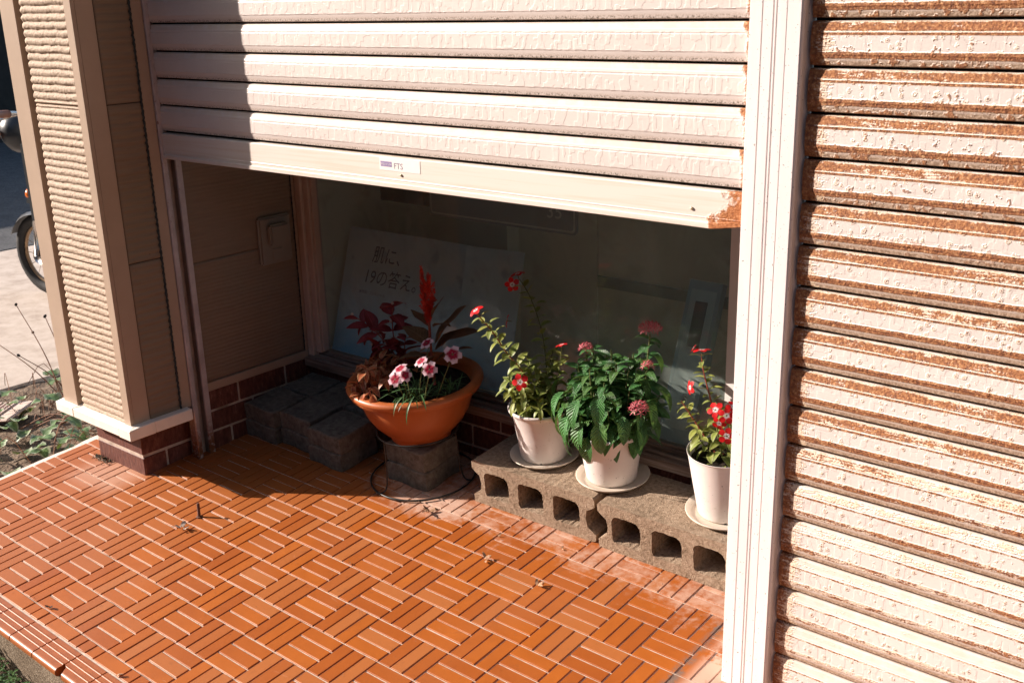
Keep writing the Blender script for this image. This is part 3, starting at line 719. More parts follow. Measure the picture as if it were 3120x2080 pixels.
# outline in plan (x,y), extruded upwards
pl = [(.9515, -.0825), (.9725, -.0825), (.9730, -.0807), (.9742, -.0807), (.9748, -.0825), (.9920, -.0825), (.9928, -.0807), (.9940, -.0807), (.9946, -.0823), (.9975, -.0823), (.9982, -.0803), (.9996, -.0803), (1.0003, -.0823),
      (1.0160, -.0823), (1.0166, -.0815), (1.0180, -.0815), (1.0186, -.0825), (1.0410, -.0825), (1.0438, -.0810), (1.0458, -.0770), (1.0458, -.0640), (1.050, -.0560), (1.050, .0), (.9500, .0), (.9500, -.0805)]
n = len(pl); z0, z1 = fz(1, -.08), 2.3
me = fixn(mesh('post_profile', [(x, y, z0) for x, y in pl] + [(x, y, z1) for x, y in pl], [tuple(range(n)), tuple(n + k for k in range(n))] + [(k, (k + 1) % n, n + (k + 1) % n, n + k) for k in range(n)]))
link('post_profile', to_local(me, po), POST, po)
# header over both shutters
hd = empty('shutter_housing', 'cream metal housing above the shutters, outside the picture', 'housing', (.9, -.05, 2.3))
me = MB().box(-1.26, 3.4, -.26, .43, 2.3, 2.9).mesh('casing'); link('casing', to_local(me, hd), TRIM, hd)
me = MB().box(-1.9, 4.6, -1.5, .43, 2.905, 2.96).mesh('sky_blocking_awning'); link('sky_blocking_awning', to_local(me, hd), TRIM, hd)  # overhang added out of view to block sky light from above

# ================================================================== SHOP WINDOW BEHIND
sw = empty('shop_window', 'dark shop display window behind the flower pots with a weathered metal frame', 'window', (-.1, .41, .2))
P(sw, 'left_stile', -.8445, -.818, .385, .440, .200, 2.2, m=WINFR, bev=.002); P(sw, 'left_stile', -.8175, -.794, .396, .436, .215, 2.2, m=WINFR, bev=.002); P(sw, 'left_stile', -.7935, -.786, .405, .432, .220, 2.2, m=WINFR, bev=.001)
for k, (y0, y1, za, zb) in enumerate(((.372, .384, .192, .199), (.3845, .396, .192, .206), (.3965, .408, .192, .2035), (.4085, .4185, .192, .2125), (.419, .441, .192, .2195))):
    P(sw, 'sill_rail', -.844, 1.02, y0, y1, za, zb, m=SILL, bev=.001)
P(sw, 'sill_apron', -.844, 1.02, .366, .372, .172, .1985, m=SILL)
P(sw, 'glass_pane', -.786, .6645, .4245, .4285, .2195, 2.2, m=GLASS, bev=0)
P(sw, 'right_stile', .665, 1.02, .4245, .470, .2195, 2.2, m=WHITEP, bev=.001)  # stile widened into a solid panel to keep sun out of the case
bb = empty('window_brick_base', 'low dark brick course under the shop window sill, behind the blocks', 'brick wall', (.1, .39, .05))
P(bb, 'brick_mortar', -.853, 1.02, .392, .47, -.05, .190, m=MORTAR, bev=0)
bricks(bb, 'x', .388, [[(-.85 + k * .208, -.85 + k * .208 + .2) for k in range(9)], [(-.85 + k * .208 + .1, -.85 + k * .208 + .3) for k in range(8)] + [(-.85, -.758)], [(-.85 + k * .208, -.85 + k * .208 + .2) for k in range(9)]], ((.0, .056), (.064, .122), (.130, .1715)), -1, .016)
# display interior
di = empty('display_case', 'cream lined display case inside the shop window', 'display case', (.1, .7, .2))
P(di, 'floor_board', -.90, 1.02, .4415, .84, .185, .197, m=PANELM); P(di, 'side_panel', -.905, -.862, .4415, .84, .197, 2.2, m=PANELM)
P(di, 'back_panel', -.862, .0275, .800, .815, .197, 2.2, m=PANELM); P(di, 'back_panel', .0295, 1.02, .800, .815, .197, 2.2, m=PANELM); P(di, 'seam_strip', .0275, .0295, .804, .812, .197, 2.2, m=GAPM, bev=0)
P(di, 'rail', .032, 1.02, .792, .7995, .478, .512, m=simple('grey_rail', (.26, .29, .24), .6, .05), bev=.001)
P(di, 'divider', -.300, -.272, .74, .7995, .197, 2.2, m=PANELM); 
P(di, 'right_panel', 1.0, 1.02, .4705, .79, .197, 2.2, m=PANELM)
# poster boards: parallelograms leaning back
def board(name, label, cat, bl, br, tl, m, th=.004, parts=()):
    bl, br, tl = map(Vector, (bl, br, tl)); ux = (br - bl); uy = (tl - bl); W_, H_ = ux.length, uy.length
    x = ux.normalized(); z = x.cross(uy).normalized(); y = z.cross(x)
    M = Matrix(((x.x, y.x, z.x, bl.x), (x.y, y.y, z.y, bl.y), (x.z, y.z, z.z, bl.z), (0, 0, 0, 1)))
    o = link(name, None, label=label, cat=cat, mw=M); me = MB().box(0, W_, 0, uy.dot(y), -th, 0).mesh('panel'); bevelled(me, .0006)
    link('panel', me, m, o); return o
def m_poster():
    g = NG('pale_blue_poster', .5, .4); X, Y, Z = g.sep(g.objc()); n = g.noise(g.objc(), 6, 4, .6, .8)
    c = g.ramp(g.add(g.mul(Y, 1.6), g.mul(n, .35)), [(.15, (.30, .60, .85)), (.45, (.66, .82, .90)), (.75, (.72, .76, .76)), (.95, (.34, .48, .60))])
    bl = g.ss(g.noise(g.objc(), 9, 2), .60, .68); return g.done(g.mix(g.mul(bl, .5), c, (.18, .28, .38)))
POSTER = m_poster(); INKD = simple('navy_print', (.10, .12, .17), .6, .1)
p1 = board('poster', 'pale blue standing poster with Japanese lettering, left inside the display window', 'poster', (-.835, .478, .199), (-.30, .478, .199), (-.762, .600, .598), POSTER)
p1x = (Vector(p1.matrix_basis.to_3x3().col[1]))
def lettering(o, txt, size, x, y, m=None, sx=1., sh=.14):
    me = text_mesh(txt, size); me.transform(Matrix.Scale(sx, 4, (1, 0, 0)))
    for v in me.vertices: v.co.x += v.co.y * sh
    return link('lettering', me, m or INKD, o, loc=(x, y, .0008))
lettering(p1, '肌に、', .060, .125, .318, sx=.9); lettering(p1, '19の答え。', .060, .098, .245, sx=.92)
lettering(p1, '敏感肌・フェイシャル', .012, .088, .208); lettering(p1, 'Sco.', .030, .16, .100)
p2 = board('poster', 'pale blue folded poster board standing right of the lettered poster in the window', 'poster', (-.285, .470, .199), (-.085, .500, .199), (-.270, .590, .600), POSTER)
me = MB(); sg = empty('sign_board', 'rounded grey sign board with release date lettering high in the display window', 'sign', (-.20, .62, .735), (rad(0), 0, 0))
def rrect(w_, h_, r, th, name, y=0):
    pts = []
    for cx, cz, a0 in ((w_ / 2 - r, h_ / 2 - r, 0), (-w_ / 2 + r, h_ / 2 - r, 90), (-w_ / 2 + r, -h_ / 2 + r, 180), (w_ / 2 - r, -h_ / 2 + r, 270)):
        for k in range(6): a = rad(a0 + k * 18); pts.append((cx + r * math.cos(a), cz + r * math.sin(a)))
    n = len(pts); return fixn(mesh(name, [(x, y, z) for x, z in pts] + [(x, y + th, z) for x, z in pts], [tuple(range(n)), tuple(n + k for k in range(n))] + [(k, (k + 1) % n, n + (k + 1) % n, n + k) for k in range(n)]))
SGN = simple('grey_sign', (.25, .29, .31), .5, .08, 5); SGNL = simple('pale_line', (.60, .63, .60), .5, .05)
link('board', rrect(.570, .24, .014, .005, 'board'), SGN, sg, loc=(0, 0, .055)); link('border', rrect(.556, .226, .011, .0008, 'border', -.001), SGNL, sg, loc=(0, 0, .055)); link('field', rrect(.546, .216, .010, .0008, 'field', -.002), SGN, sg, loc=(0, 0, .055))
for txt, s_, x, z in (('No.1', .040, -.262, .024), ('2021年11月 数量限定発売', .0225, -.135, .004), ('35', .058, .178, -.022)):
    link('lettering', text_mesh(txt, s_), SGNL, sg, loc=(x, -.0030, z), rot=(rad(90), 0, 0))
HRT = simple('dull_orange_print', (.22, .09, .05), .6, .1)
pts = [(16 * math.sin(t) ** 3, 13 * math.cos(t) - 5 * math.cos(2 * t) - 2 * math.cos(3 * t) - math.cos(4 * t)) for t in [k * 2 * math.pi / 28 for k in range(28)]]
link('heart_print', mesh('heart_print', [(x * .0013, 0, z * .0013) for x, z in pts], [tuple(range(28))]), HRT, sg, loc=(-.158, -.0032, .035))
dkb = empty('dark_box', 'black box hanging high at the left inside the display window', 'box', (-.60, .64, .73)); me = MB().box(-.125, .125, 0, .14, -.04, .12).mesh('casing'); bevelled(me, .002); link('casing', me, DARKBOX, dkb); me = MB().box(-.115, .075, -.003, -.0005, -.032, .11).mesh('front_panel'); link('front_panel', me, GAPM, dkb)
bt = board('bottle_carton', 'tall narrow blue carton leaning at the right inside the display window', 'carton', (.448, .470, .199), (.545, .470, .199), (.437, .622, .600), simple('blue_grey_carton', (.26, .38, .46), .45, .1, 8), .025)
me = MB().box(.012, .085, .04, .405, .0003, .0012).mesh('label_panel'); link('label_panel', me, simple('carton_label', (.42, .55, .62), .4, .08, 6), bt)
me = MB().box(.030, .066, .255, .375, .0014, .0022).mesh('dark_window'); link('dark_window', me, simple('carton_dark', (.03, .045, .07), .3, .1), bt)
lm = text_mesh('ELIXAGE'[:0] + 'LIAGE', .014); lm.transform(Matrix.Rotation(rad(90), 4, 'Z')); link('lettering', lm, INKD, bt, loc=(.060, .10, .0024))

# ================================================================== CONCRETE BLOCKS
def block_mesh(seed):
    r = random.Random(seed); L, H, D = .399, .126, .190
    def rough(pts, amp=.0016, step=.006):
        out = []
        for k in range(len(pts)):
            a, b = Vector(pts[k]), Vector(pts[(k + 1) % len(pts)]); m_ = max(1, int((b - a).length / step))
            for q in range(m_):
                p = a.lerp(b, q / m_); out.append((p.x + r.uniform(-amp, amp), p.y + r.uniform(-amp, amp)))
        return out
    outer = [(.003, 0), (.012, .0), (L - .012, 0), (L - .002, .004), (L - .001, .022), (L - .012, .030), (L - .026, .040), (L - .030, .062), (L - .026, .084), (L - .010, .094), (L - .001, .102), (L - .001, .120), (L - .006, H), (.006, H), (.001, .120), (.001, .102), (.010, .094), (.026, .084), (.030, .062), (.026, .040), (.012, .030), (.001, .022), (.001, .004)]
    def hole(cx):
        out = []
        for x_, z_, r0, a0 in ((cx + .041, .100, .020, 0), (cx - .041, .100, .016, 90), (cx - .041, .027, .010, 180), (cx + .041, .027, .007, 270)):
            for q in range(5):
                a = rad(a0 + q * 22.5); sx_ = 1 if x_ > cx else -1; sz_ = 1 if z_ > .06 else -1; out.append((x_ - sx_ * r0 + r0 * math.cos(a), z_ - sz_ * r0 + r0 * math.sin(a)))
        return out
    loops = [rough(outer, .00045, .010)] + [rough(hole(cx), .0011, .005) for cx in (.083, .1965, .310)]
    bm = bmesh.new(); 
    for lp in loops:
        vv = [bm.verts.new((x, 0, z)) for x, z in lp]
        for k in range(len(vv)): bm.edges.new((vv[k], vv[(k + 1) % len(vv)]))
    bmesh.ops.triangle_fill(bm, use_beauty=True, use_dissolve=False, edges=bm.edges[:])
    g = bmesh.ops.extrude_face_region(bm, geom=bm.faces[:])
    bmesh.ops.translate(bm, verts=[v for v in g['geom'] if isinstance(v, bmesh.types.BMVert)], vec=(0, D, 0))
    bmesh.ops.recalc_face_normals(bm, faces=bm.faces); me = bpy.data.meshes.new('concrete_block'); bm.to_mesh(me); bm.free(); return me
for k, (x, y, a, lab) in enumerate(((.052, .188, .012, 'tan hollow concrete block lying on the tiles below the left two flower pots'), (.4625, .186, -.004, 'tan hollow concrete block under the rightmost flower pot, next to the white post'))):
    link('concrete_block', block_mesh(k), BLOCK, loc=(x, y, fz(x, y, .0005)), rot=(math.atan(TY), 0, a), label=lab, cat='concrete block', group='hollow concrete blocks under the pots')
BT = .1265   # block top above the tiles

# ================================================================== PAVERS
def paver_mesh(lx, ly, h, seed=0):
    r = random.Random(seed); pts = []
    def wav(t): return .0035 * math.sin(2 * math.pi * t)
    n = 10
    for k in range(n): t = k / n; pts.append((-lx / 2 + lx * t, -ly / 2 + wav(t)))
    for k in range(n): t = k / n; pts.append((lx / 2 + wav(t), -ly / 2 + ly * t))
    for k in range(n): t = k / n; pts.append((lx / 2 - lx * t, ly / 2 - wav(t)))
    for k in range(n): t = k / n; pts.append((-lx / 2 - wav(t), ly / 2 - ly * t))
    m_ = len(pts); vs = [];
    for z, s_ in ((0, .985), (.004, 1.), (h - .007, 1.), (h - .002, .985), (h, .955)): vs += [(x * s_, y * s_, z) for x, y in pts]
    fs = [tuple(reversed(range(m_))), tuple(4 * m_ + k for k in range(m_))]
    for l in range(4):
        for k in range(m_): fs.append((l * m_ + k, l * m_ + (k + 1) % m_, (l + 1) * m_ + (k + 1) % m_, (l + 1) * m_ + k))
    return mesh('paver', vs, fs)
pme = paver_mesh(.143, .143, .0535); pme.materials.append(PAVER)
cols = ['touching the brick wall', 'in the middle', 'nearest the orange bowl']
for r_ in range(2):
    for c in range(3):
        for l in range(2):
            x = -.770 + c * .151 + (.004 if r_ else 0) + (.012 if (c == 2 and r_ == 0) else 0); y = .186 + r_ * .152 + (.018 if (c == 1 and r_ == 0) else 0) + (-.012 if (c == 2 and r_ == 0) else 0)
            if r_ == 1 and y > .34: y = .3355
            y2 = y - (.0 if r_ else .0)
            if r_ == 1 and c == 2: x += -.004
            lab = '%s-layer grey paver %s of the %s row in the shaded corner' % (('lower', 'upper')[l], cols[c], ('front', 'back')[r_])
            link('paver', pme, None, loc=(x + R_.uniform(-.001, .001), y2, fz(x, y2, .0005 + l * .0545)), rot=(math.atan(TY), 0, R_.uniform(-.015, .015)), label=lab, cat='paver', group='grey pavers stacked in the shaded corner')
bp_ = paver_mesh(.150, .138, .0565, 4); bp_.materials.append(PAVER)
SX, SY = -.168, .219
for l in range(2):
    link('paver', bp_, None, loc=(SX, SY, fz(SX, SY, .0005 + l * .0575)), rot=(math.atan(TY), 0, .02 - .05 * l), label=('lower' if l == 0 else 'upper') + ' of the two grey pavers carrying the orange bowl', cat='paver', group='pair of pavers under the bowl')

# ================================================================== BOWL, WIRE STAND
BX, BY = -.187, .236; BZ = fz(BX, BY, .1155)
bowl = empty('planter_bowl', 'wide orange terracotta bowl planter on two grey pavers', 'planter', (BX, BY, BZ), FROT)
prof = [(.0, .0), (.078, .0), (.086, .003), (.090, .018), (.094, .0225), (.108, .034), (.128, .056), (.145, .084), (.156, .115), (.161, .140), (.162, .146), (.166, .147), (.178, .1475), (.1845, .1505), (.1835, .1530), (.1870, .1550), (.1865, .1575), (.1895, .1605), (.1925, .1660), (.1910, .1725), (.184, .1775), (.174, .1785), (.166, .1745), (.160, .166), (.155, .150), (.150, .138)]
link('bowl', fixn(MB().lathe(prof, 72).mesh('bowl', True)), BOWL, bowl)
def soil_disc(r, z, par, amp=.006, m=POTSOIL, n=26):
    vs = [(0, 0, z)]; fs = []
    for q in range(1, 9):
        for k in range(n):
            a = 2 * math.pi * k / n; rr = r * q / 8; vs.append((rr * math.cos(a), rr * math.sin(a), z + amp * mnoise.noise(Vector((rr * math.cos(a) * 60, rr * math.sin(a) * 60, z)))))
    for k in range(n): fs.append((0, 1 + k, 1 + (k + 1) % n))
    for q in range(7):
        for k in range(n): a = 1 + q * n + k; c = 1 + q * n + (k + 1) % n; fs.append((a, a + n, c + n, c))
    return link('soil', mesh('soil', vs, fs, True), m, par, kind='stuff')
soil_disc(.156, .148, bowl)
ws = empty('wire_plant_stand', 'black twisted wire plant stand around the bowl and its pavers', 'plant stand', (BX + .020, BY - .020, fz(BX, BY, 0)), FROT)
def ring(r, z, n=60, w=.0028): return MB().tube([(r * math.cos(2 * math.pi * k / n), r * math.sin(2 * math.pi * k / n), z) for k in range(n + 1)], [w * (1 + .14 * math.sin(k * 5.1)) for k in range(n + 1)], 6, False).mesh('ring', True)
link('base_ring', ring(.150, .004), WIRE, ws); link('top_ring', ring(.1155, .152), WIRE, ws)
for a in (-100, 18, 140):
    a = rad(a); d = Vector((math.cos(a), math.sin(a), 0))
    link('leg', MB().tube(curve_pts([d * .1155 + Vector((0, 0, .152)), d * .117 + Vector((0, 0, .10)), d * .122 + Vector((0, 0, .03)), d * .132 + Vector((0, 0, .006)), d * .150 + Vector((0, 0, .004))], 5), .0024, 6).mesh('leg', True), WIRE, ws)

# ================================================================== WHITE POTS
def pot(x, y, prof, label, lab_s, soil_r, soil_z, sr=.093, lip=True):
    z = fz(x, y, BT)
    s = empty('saucer', lab_s, 'saucer', (x, y, z), FROT, group='cream saucers under the white pots')
    link('dish', fixn(MB().lathe([(.0, .0), (.058, .0), (sr - .012, .004), (sr, .0135), (sr + .0008, .0155), (sr - .001, .0165), (sr - .014, .0068), (.058, .0035), (0, .0035)], 56).mesh('dish', True)), SAUCER, s)
    p = empty('flower_pot', label, 'flower pot', (x - .006, y + .004, z + .0045), FROT, group='white plastic flower pots on the blocks')
    link('pot_body', fixn(MB().lathe(prof, 64).mesh('pot_body', True)), POTM, p); soil_disc(soil_r, soil_z, p, .005)
    for a in (-60, 60, 180):
        a = rad(a); me = MB().lathe([(0.0001, 0), (.006, 0), (.006, .006), (.0001, .007)], 8).mesh('drain_hole'); link('drain_hole', me, GAPM, p, loc=(.0575 * math.cos(a), .0575 * math.sin(a), .001))
    return p
def ppf(rb, rt, h, rim, rh):
    return [(0, .003), (rb - .006, .003), (rb - .004, 0), (rb, .002), (rb + .002, .006), (rb + (rt - rb) * .5, h * .45), (rt - .001, h - rh - .010), (rt + rim * .35, h - rh - .002), (rt + rim * .9, h - rh + .003), (rt + rim, h - rh * .45), (rt + rim * .95, h - .002), (rt + rim * .8, h), (rt + rim * .5, h - .0005), (rt - .001, h - rh * .8), (rt - .006, h - .028), (rb, .012), (0, .012)]
pot(.213, .296, ppf(.062, .0775, .146, .0105, .011), 'white plastic pot with rolled rim on the left concrete block, nearest the bowl', 'cream saucer under the leftmost white pot', .073, .128)
pot(.432, .292, ppf(.063, .0825, .142, .0125, .013), 'white plastic pot with flared rim half hidden by drooping dark green leaves', 'cream saucer under the middle white pot, straddling both blocks', .078, .122)
pot(.752, .292, ppf(.062, .0850, .162, .0020, .003), 'tall plain white pot with thin rim, partly behind the white post', 'cream saucer under the rightmost white pot, beside the white post', .078, .138, sr=.095)

# ================================================================== PLANTS
def plant(name, label, loc): return empty(name, label, 'plant', loc)
def stem(parent, pts, r0, r1, m, name='stem'):
    c = curve_pts([Vector(p) - Vector(parent.location) for p in pts], 7)
    link(name, MB().tube(c, [r0 + (r1 - r0) * k / (len(c) - 1) for k in range(len(c))], 6).mesh(name, True), m, parent); return c
def pairs(parent, c, kind, m, size, step, start=.15, end=1., droop=.1, jit=.35, fan=3, shrink=.68, ang=.55, skip=0.):
    """opposite leaf pairs along a stem, each pair turned from the last"""
    L = [0.]
    for k in range(1, len(c)): L.append(L[-1] + (c[k] - c[k - 1]).length)
    tot = L[-1]; s = start * tot; q = R_.randrange(4)
    while s <= end * tot:
        k = max(i for i in range(len(L)) if L[i] <= s); k = min(k, len(c) - 2); f = (s - L[k]) / max(1e-6, L[k + 1] - L[k]); p = c[k].lerp(c[k + 1], f); t = (c[k + 1] - c[k]).normalized()
        a = t.cross(Vector((0, 0, 1)));
        if a.length < .15: a = t.cross(Vector((0, 1, 0)))
        a.normalize(); b = t.cross(a); ph = q * math.pi / 2 + R_.uniform(-.35, .35); fr = s / tot
        for sg_ in (0, math.pi):
            if R_.random() < skip: continue
            d = (a * math.cos(ph + sg_) + b * math.sin(ph + sg_)) + t * ang + Vector((0, 0, -droop)) + Vector((R_.uniform(-1, 1), R_.uniform(-1, 1), R_.uniform(-1, 1))) * jit * .4
            leaf(parent, kind, m, p, d, size * (1 - (1 - shrink) * fr) * R_.uniform(.75, 1.15), R_.uniform(-.4, .4))
        q += 1; s += step * R_.uniform(.8, 1.2)
# --- periwinkle 1
pw = plant('periwinkle', 'red periwinkle with yellow-green leaves leaning left out of the leftmost white pot', (.190, .306, .285))
def A(*p): return p
cA = stem(pw, [(.200, .290, .262), (.196, .270, .330), (.185, .240, .401), (.162, .210, .453), (.141, .180, .514), (.117, .150, .565)], .0026, .0014, STEMR)
pairs(pw, cA, 'peri', L_PERI, .056, .0130, .30, .99, .10, .3)
cB = stem(pw, [(.200, .280, .262), (.208, .225, .340), (.226, .186, .392)], .0020, .0012, STEMG); pairs(pw, cB, 'peri', L_PERI, .050, .0115, .12, .96, .15)
cC = stem(pw, [(.200, .325, .26), (.178, .352, .373), (.150, .368, .474), (.112, .368, .559), (.084, .362, .602)], .0022, .0013, STEMG); pairs(pw, cC, 'peri', L_PERI, .052, .019, .12, .99, .05)
cD = stem(pw, [(.222, .300, .262), (.258, .294, .370), (.275, .291, .468)], .0019, .0010, STEMG); pairs(pw, cD, 'peri', L_PERI, .047, .0145, .1, .95, .1)
for q_, (e_, sz_) in enumerate((((.168, .200, .391), .052), ((.150, .205, .355), .052), ((.185, .205, .325), .050), ((.245, .235, .345), .048), ((.265, .260, .375), .048), ((.225, .250, .400), .050), ((.195, .250, .440), .050), ((.262, .220, .320), .048), ((.205, .345, .430), .048), ((.240, .300, .430), .046), ((.22, .21, .305), .048), ((.160, .255, .345), .05))):
    e_ = Vector(e_); b0 = Vector((.205, .282, .262)); cE = stem(pw, [b0, b0.lerp(e_, .5) + Vector((0, 0, .012)), e_], .0018, .001, STEMG); pairs(pw, cE, 'peri', L_PERI, sz_, .0120, .25, .99, .15)
def LP(o, p): return Vector(p) - Vector(o.location)
TOCAM = (CAM - Vector((.2, .3, .4))).normalized()
for p, nrm, s_ in (((.117, .146, .574), (-.25, -.45, .75), .0215), ((.229, .178, .398), (.35, -.85, .25), .0225), ((.083, .355, .618), (-.2, -.15, .9), .022), ((.072, .345, .589), (.5, -.6, .1), .021), ((.276, .290, .476), (-.3, -.1, .95), .017), ((.046, .350, .484), (-.5, -.3, .1), .020)):
    flower5(pw, P_RED, LP(pw, p), nrm, s_)
# --- pentas
pt = plant('pentas', 'bushy dark green pentas with pink star flower clusters in the middle white pot', (.428, .298, .275))
heads = [((.350, .290, .470), .0150, 14), ((.514, .325, .545), .0255, 30), ((.545, .232, .372), .0205, 20), ((.530, .290, .462), .012, 10)]
tops = [(.350, .290, .465), (.514, .325, .538), (.545, .242, .372), (.528, .290, .458), (.425, .290, .492), (.395, .262, .440), (.460, .262, .470), (.465, .330, .480), (.385, .330, .460), (.330, .250, .400), (.480, .235, .400), (.420, .225, .400), (.560, .300, .400), (.318, .300, .415), (.372, .240, .425), (.44, .25, .45), (.365, .300, .485), (.49, .27, .455), (.345, .265, .44), (.40, .235, .455), (.45, .225, .43), (.505, .255, .43), (.37, .215, .39), (.32, .235, .37), (.475, .205, .37), (.43, .30, .47)]
for k, tp in enumerate(tops):
    a = 2 * math.pi * k / len(tops); b = Vector((.425 + .03 * math.cos(a), .298 + .03 * math.sin(a), .262)); t = Vector(tp); mid = b.lerp(t, .5) + Vector(((t.x - b.x) * .25, (t.y - b.y) * .25, 0))
    c = stem(pt, [b, mid, t], .0026, .0014, STEMG); pairs(pt, c, 'pent', L_PENT, .094, .0165, .30, .99, .12, .4, shrink=.48, ang=.55)
def big(p, d, s_, var=2, roll=0):
    p = Vector(p); ax = Vector((.426, .296, 0)); rr_ = Vector((p.x - ax.x, p.y - ax.y, 0))
    if p.z < .40 and rr_.length < .112: rr_ = rr_.normalized() * R_.uniform(.106, .116); p = Vector((ax.x + rr_.x, ax.y + rr_.y, max(p.z, .300)))
    d = Vector(d) + rr_.normalized() * .25
    leaf(pt, 'pent', L_PENT, LP(pt, p), d, s_, roll, var)
for p, d, s_ in (((.455, .215, .345), (.18, -.42, -.9), .098), ((.385, .215, .318), (-.25, -.35, -.85), .088), ((.350, .225, .350), (-.35, -.4, -.8), .085), ((.415, .205, .335), (-.05, -.5, -.8), .092), ((.33, .250, .365), (-.7, -.3, -.6), .080), ((.320, .235, .330), (-.5, -.3, -.8), .082), ((.50, .225, .360), (.5, -.5, -.6), .078),
                 ((.540, .260, .395), (.8, .0, -.55), .085), ((.555, .285, .425), (.9, .2, -.3), .080), ((.345, .205, .390), (-.3, -.6, -.5), .080), ((.40, .195, .385), (.0, -.7, -.6), .085), ((.455, .200, .400), (.3, -.6, -.55), .080), ((.530, .240, .340), (.7, -.1, -.6), .075), ((.30, .265, .400), (-.8, -.1, -.5), .075), ((.295, .250, .345), (-.4, -.3, -.8), .085), ((.375, .195, .345), (-.2, -.6, -.7), .09), ((.430, .19, .30), (.1, -.3, -.9), .085), ((.365, .205, .300), (-.35, -.3, -.85), .085), ((.535, .300, .500), (.9, .1, -.4), .06), ((.51, .28, .44), (.85, .0, -.5), .075)): big(p, d, s_)
def head_mesh(r, n, dome=.55, pl=.0105):
    vs = []; fs = []; uv = []
    for k in range(n):
        u = (k + .5) / n; ph = k * 2.39996; th = math.acos(1 - u * (1 - math.cos(rad(88)))); nv = Vector((math.sin(th) * math.cos(ph), math.sin(th) * math.sin(ph), math.cos(th) * dome + .15)).normalized()
        c = Vector((math.sin(th) * math.cos(ph) * r, math.sin(th) * math.sin(ph) * r, math.cos(th) * r * dome)); a = nv.cross(Vector((0, .3, 1))).normalized(); b = nv.cross(a)
        base = len(vs); vs.append(c - nv * .012); uv.append((.5, 0)); vs.append(c); uv.append((.5, .0))
        for j in range(5):
            an = j * 2 * math.pi / 5 + k; L_ = pl * R_.uniform(.8, 1.15)
            q = [c + (a * math.cos(an + o) + b * math.sin(an + o)) * L_ * f + nv * h for o, f, h in ((-.24, .55, .0016), (0, 1.2, .0034), (.24, .55, .0016))]
            i0 = len(vs); vs += q; uv += [(.3, .5), (.5, 1), (.7, .5)]; fs += [(base + 1, i0, i0 + 1, i0 + 2)]
        i0 = len(vs); vs += [c - nv * .012 + a * .0006, c - nv * .012 - a * .0006, c - a * .0009, c + a * .0009]; uv += [(.5, 1)] * 4; fs.append((i0, i0 + 1, i0 + 2, i0 + 3))
    return mesh('flower_head', vs, fs, False, uv)
for (p, r, n_) in heads: link('flower_head', head_mesh(r, n_, .45 if n_ > 20 else 1.1), P_PEN, pt, loc=LP(pt, p) + Vector((0, 0, .006)))
# --- periwinkle 3
p3 = plant('periwinkle', 'red periwinkle standing in the tall plain pot beside the white post', (.748, .296, .300))
c1 = stem(p3, [(.735, .300, .285), (.715, .300, .360), (.694, .300, .425), (.676, .300, .480), (.667, .300, .524)], .0026, .0013, STEMR); pairs(p3, c1, 'peri', L_PERI, .047, .0135, .15, .99, .08, skip=.1)
c2 = stem(p3, [(.728, .290, .285), (.690, .284, .335), (.655, .275, .385), (.636, .270, .412)], .0022, .0012, STEMR); pairs(p3, c2, 'peri', L_PERI, .049, .0115, .3, .99, .15)
c3 = stem(p3, [(.748, .290, .285), (.762, .270, .345), (.770, .262, .400)], .0022, .0012, STEMG); pairs(p3, c3, 'peri', L_PERI, .049, .0135, .15, .95, .1)
c4 = stem(p3, [(.742, .285, .285), (.738, .265, .345), (.736, .254, .395)], .002, .0012, STEMG); pairs(p3, c4, 'peri', L_PERI, .049, .013, .1, .95, .1)
c5 = stem(p3, [(.760, .300, .285), (.800, .300, .36), (.82, .30, .42)], .002, .0012, STEMG); pairs(p3, c5, 'peri', L_PERI, .049, .014, .1, .99, .1)
c6 = stem(p3, [(.72, .282, .285), (.695, .262, .330), (.690, .252, .360)], .002, .0012, STEMG); pairs(p3, c6, 'peri', L_PERI, .049, .012, .2, .99, .2)
for k in range(7):
    a = k * 1.1; leaf(p3, 'peri', L_PERI, LP(p3, (.745 + .022 * math.cos(a), .262 + .02 * math.sin(a), .286)), (math.cos(a), math.sin(a), .9), .022)
for p, nrm, s_ in (((.670, .298, .536), (-.1, .1, .98), .022), ((.648, .298, .536), (-.9, -.2, .5), .013), ((.655, .275, .448), (-.4, -.55, .1), .019), ((.738, .246, .421), (.1, -.7, .6), .021), ((.766, .246, .414), (.4, -.7, .3), .021), ((.752, .240, .394), (.2, -.8, -.2), .018), ((.778, .228, .374), (.35, -.9, .1), .021), ((.773, .262, .432), (.5, -.2, .8), .018)):
    flower5(p3, P_RED, LP(p3, p), nrm, s_)
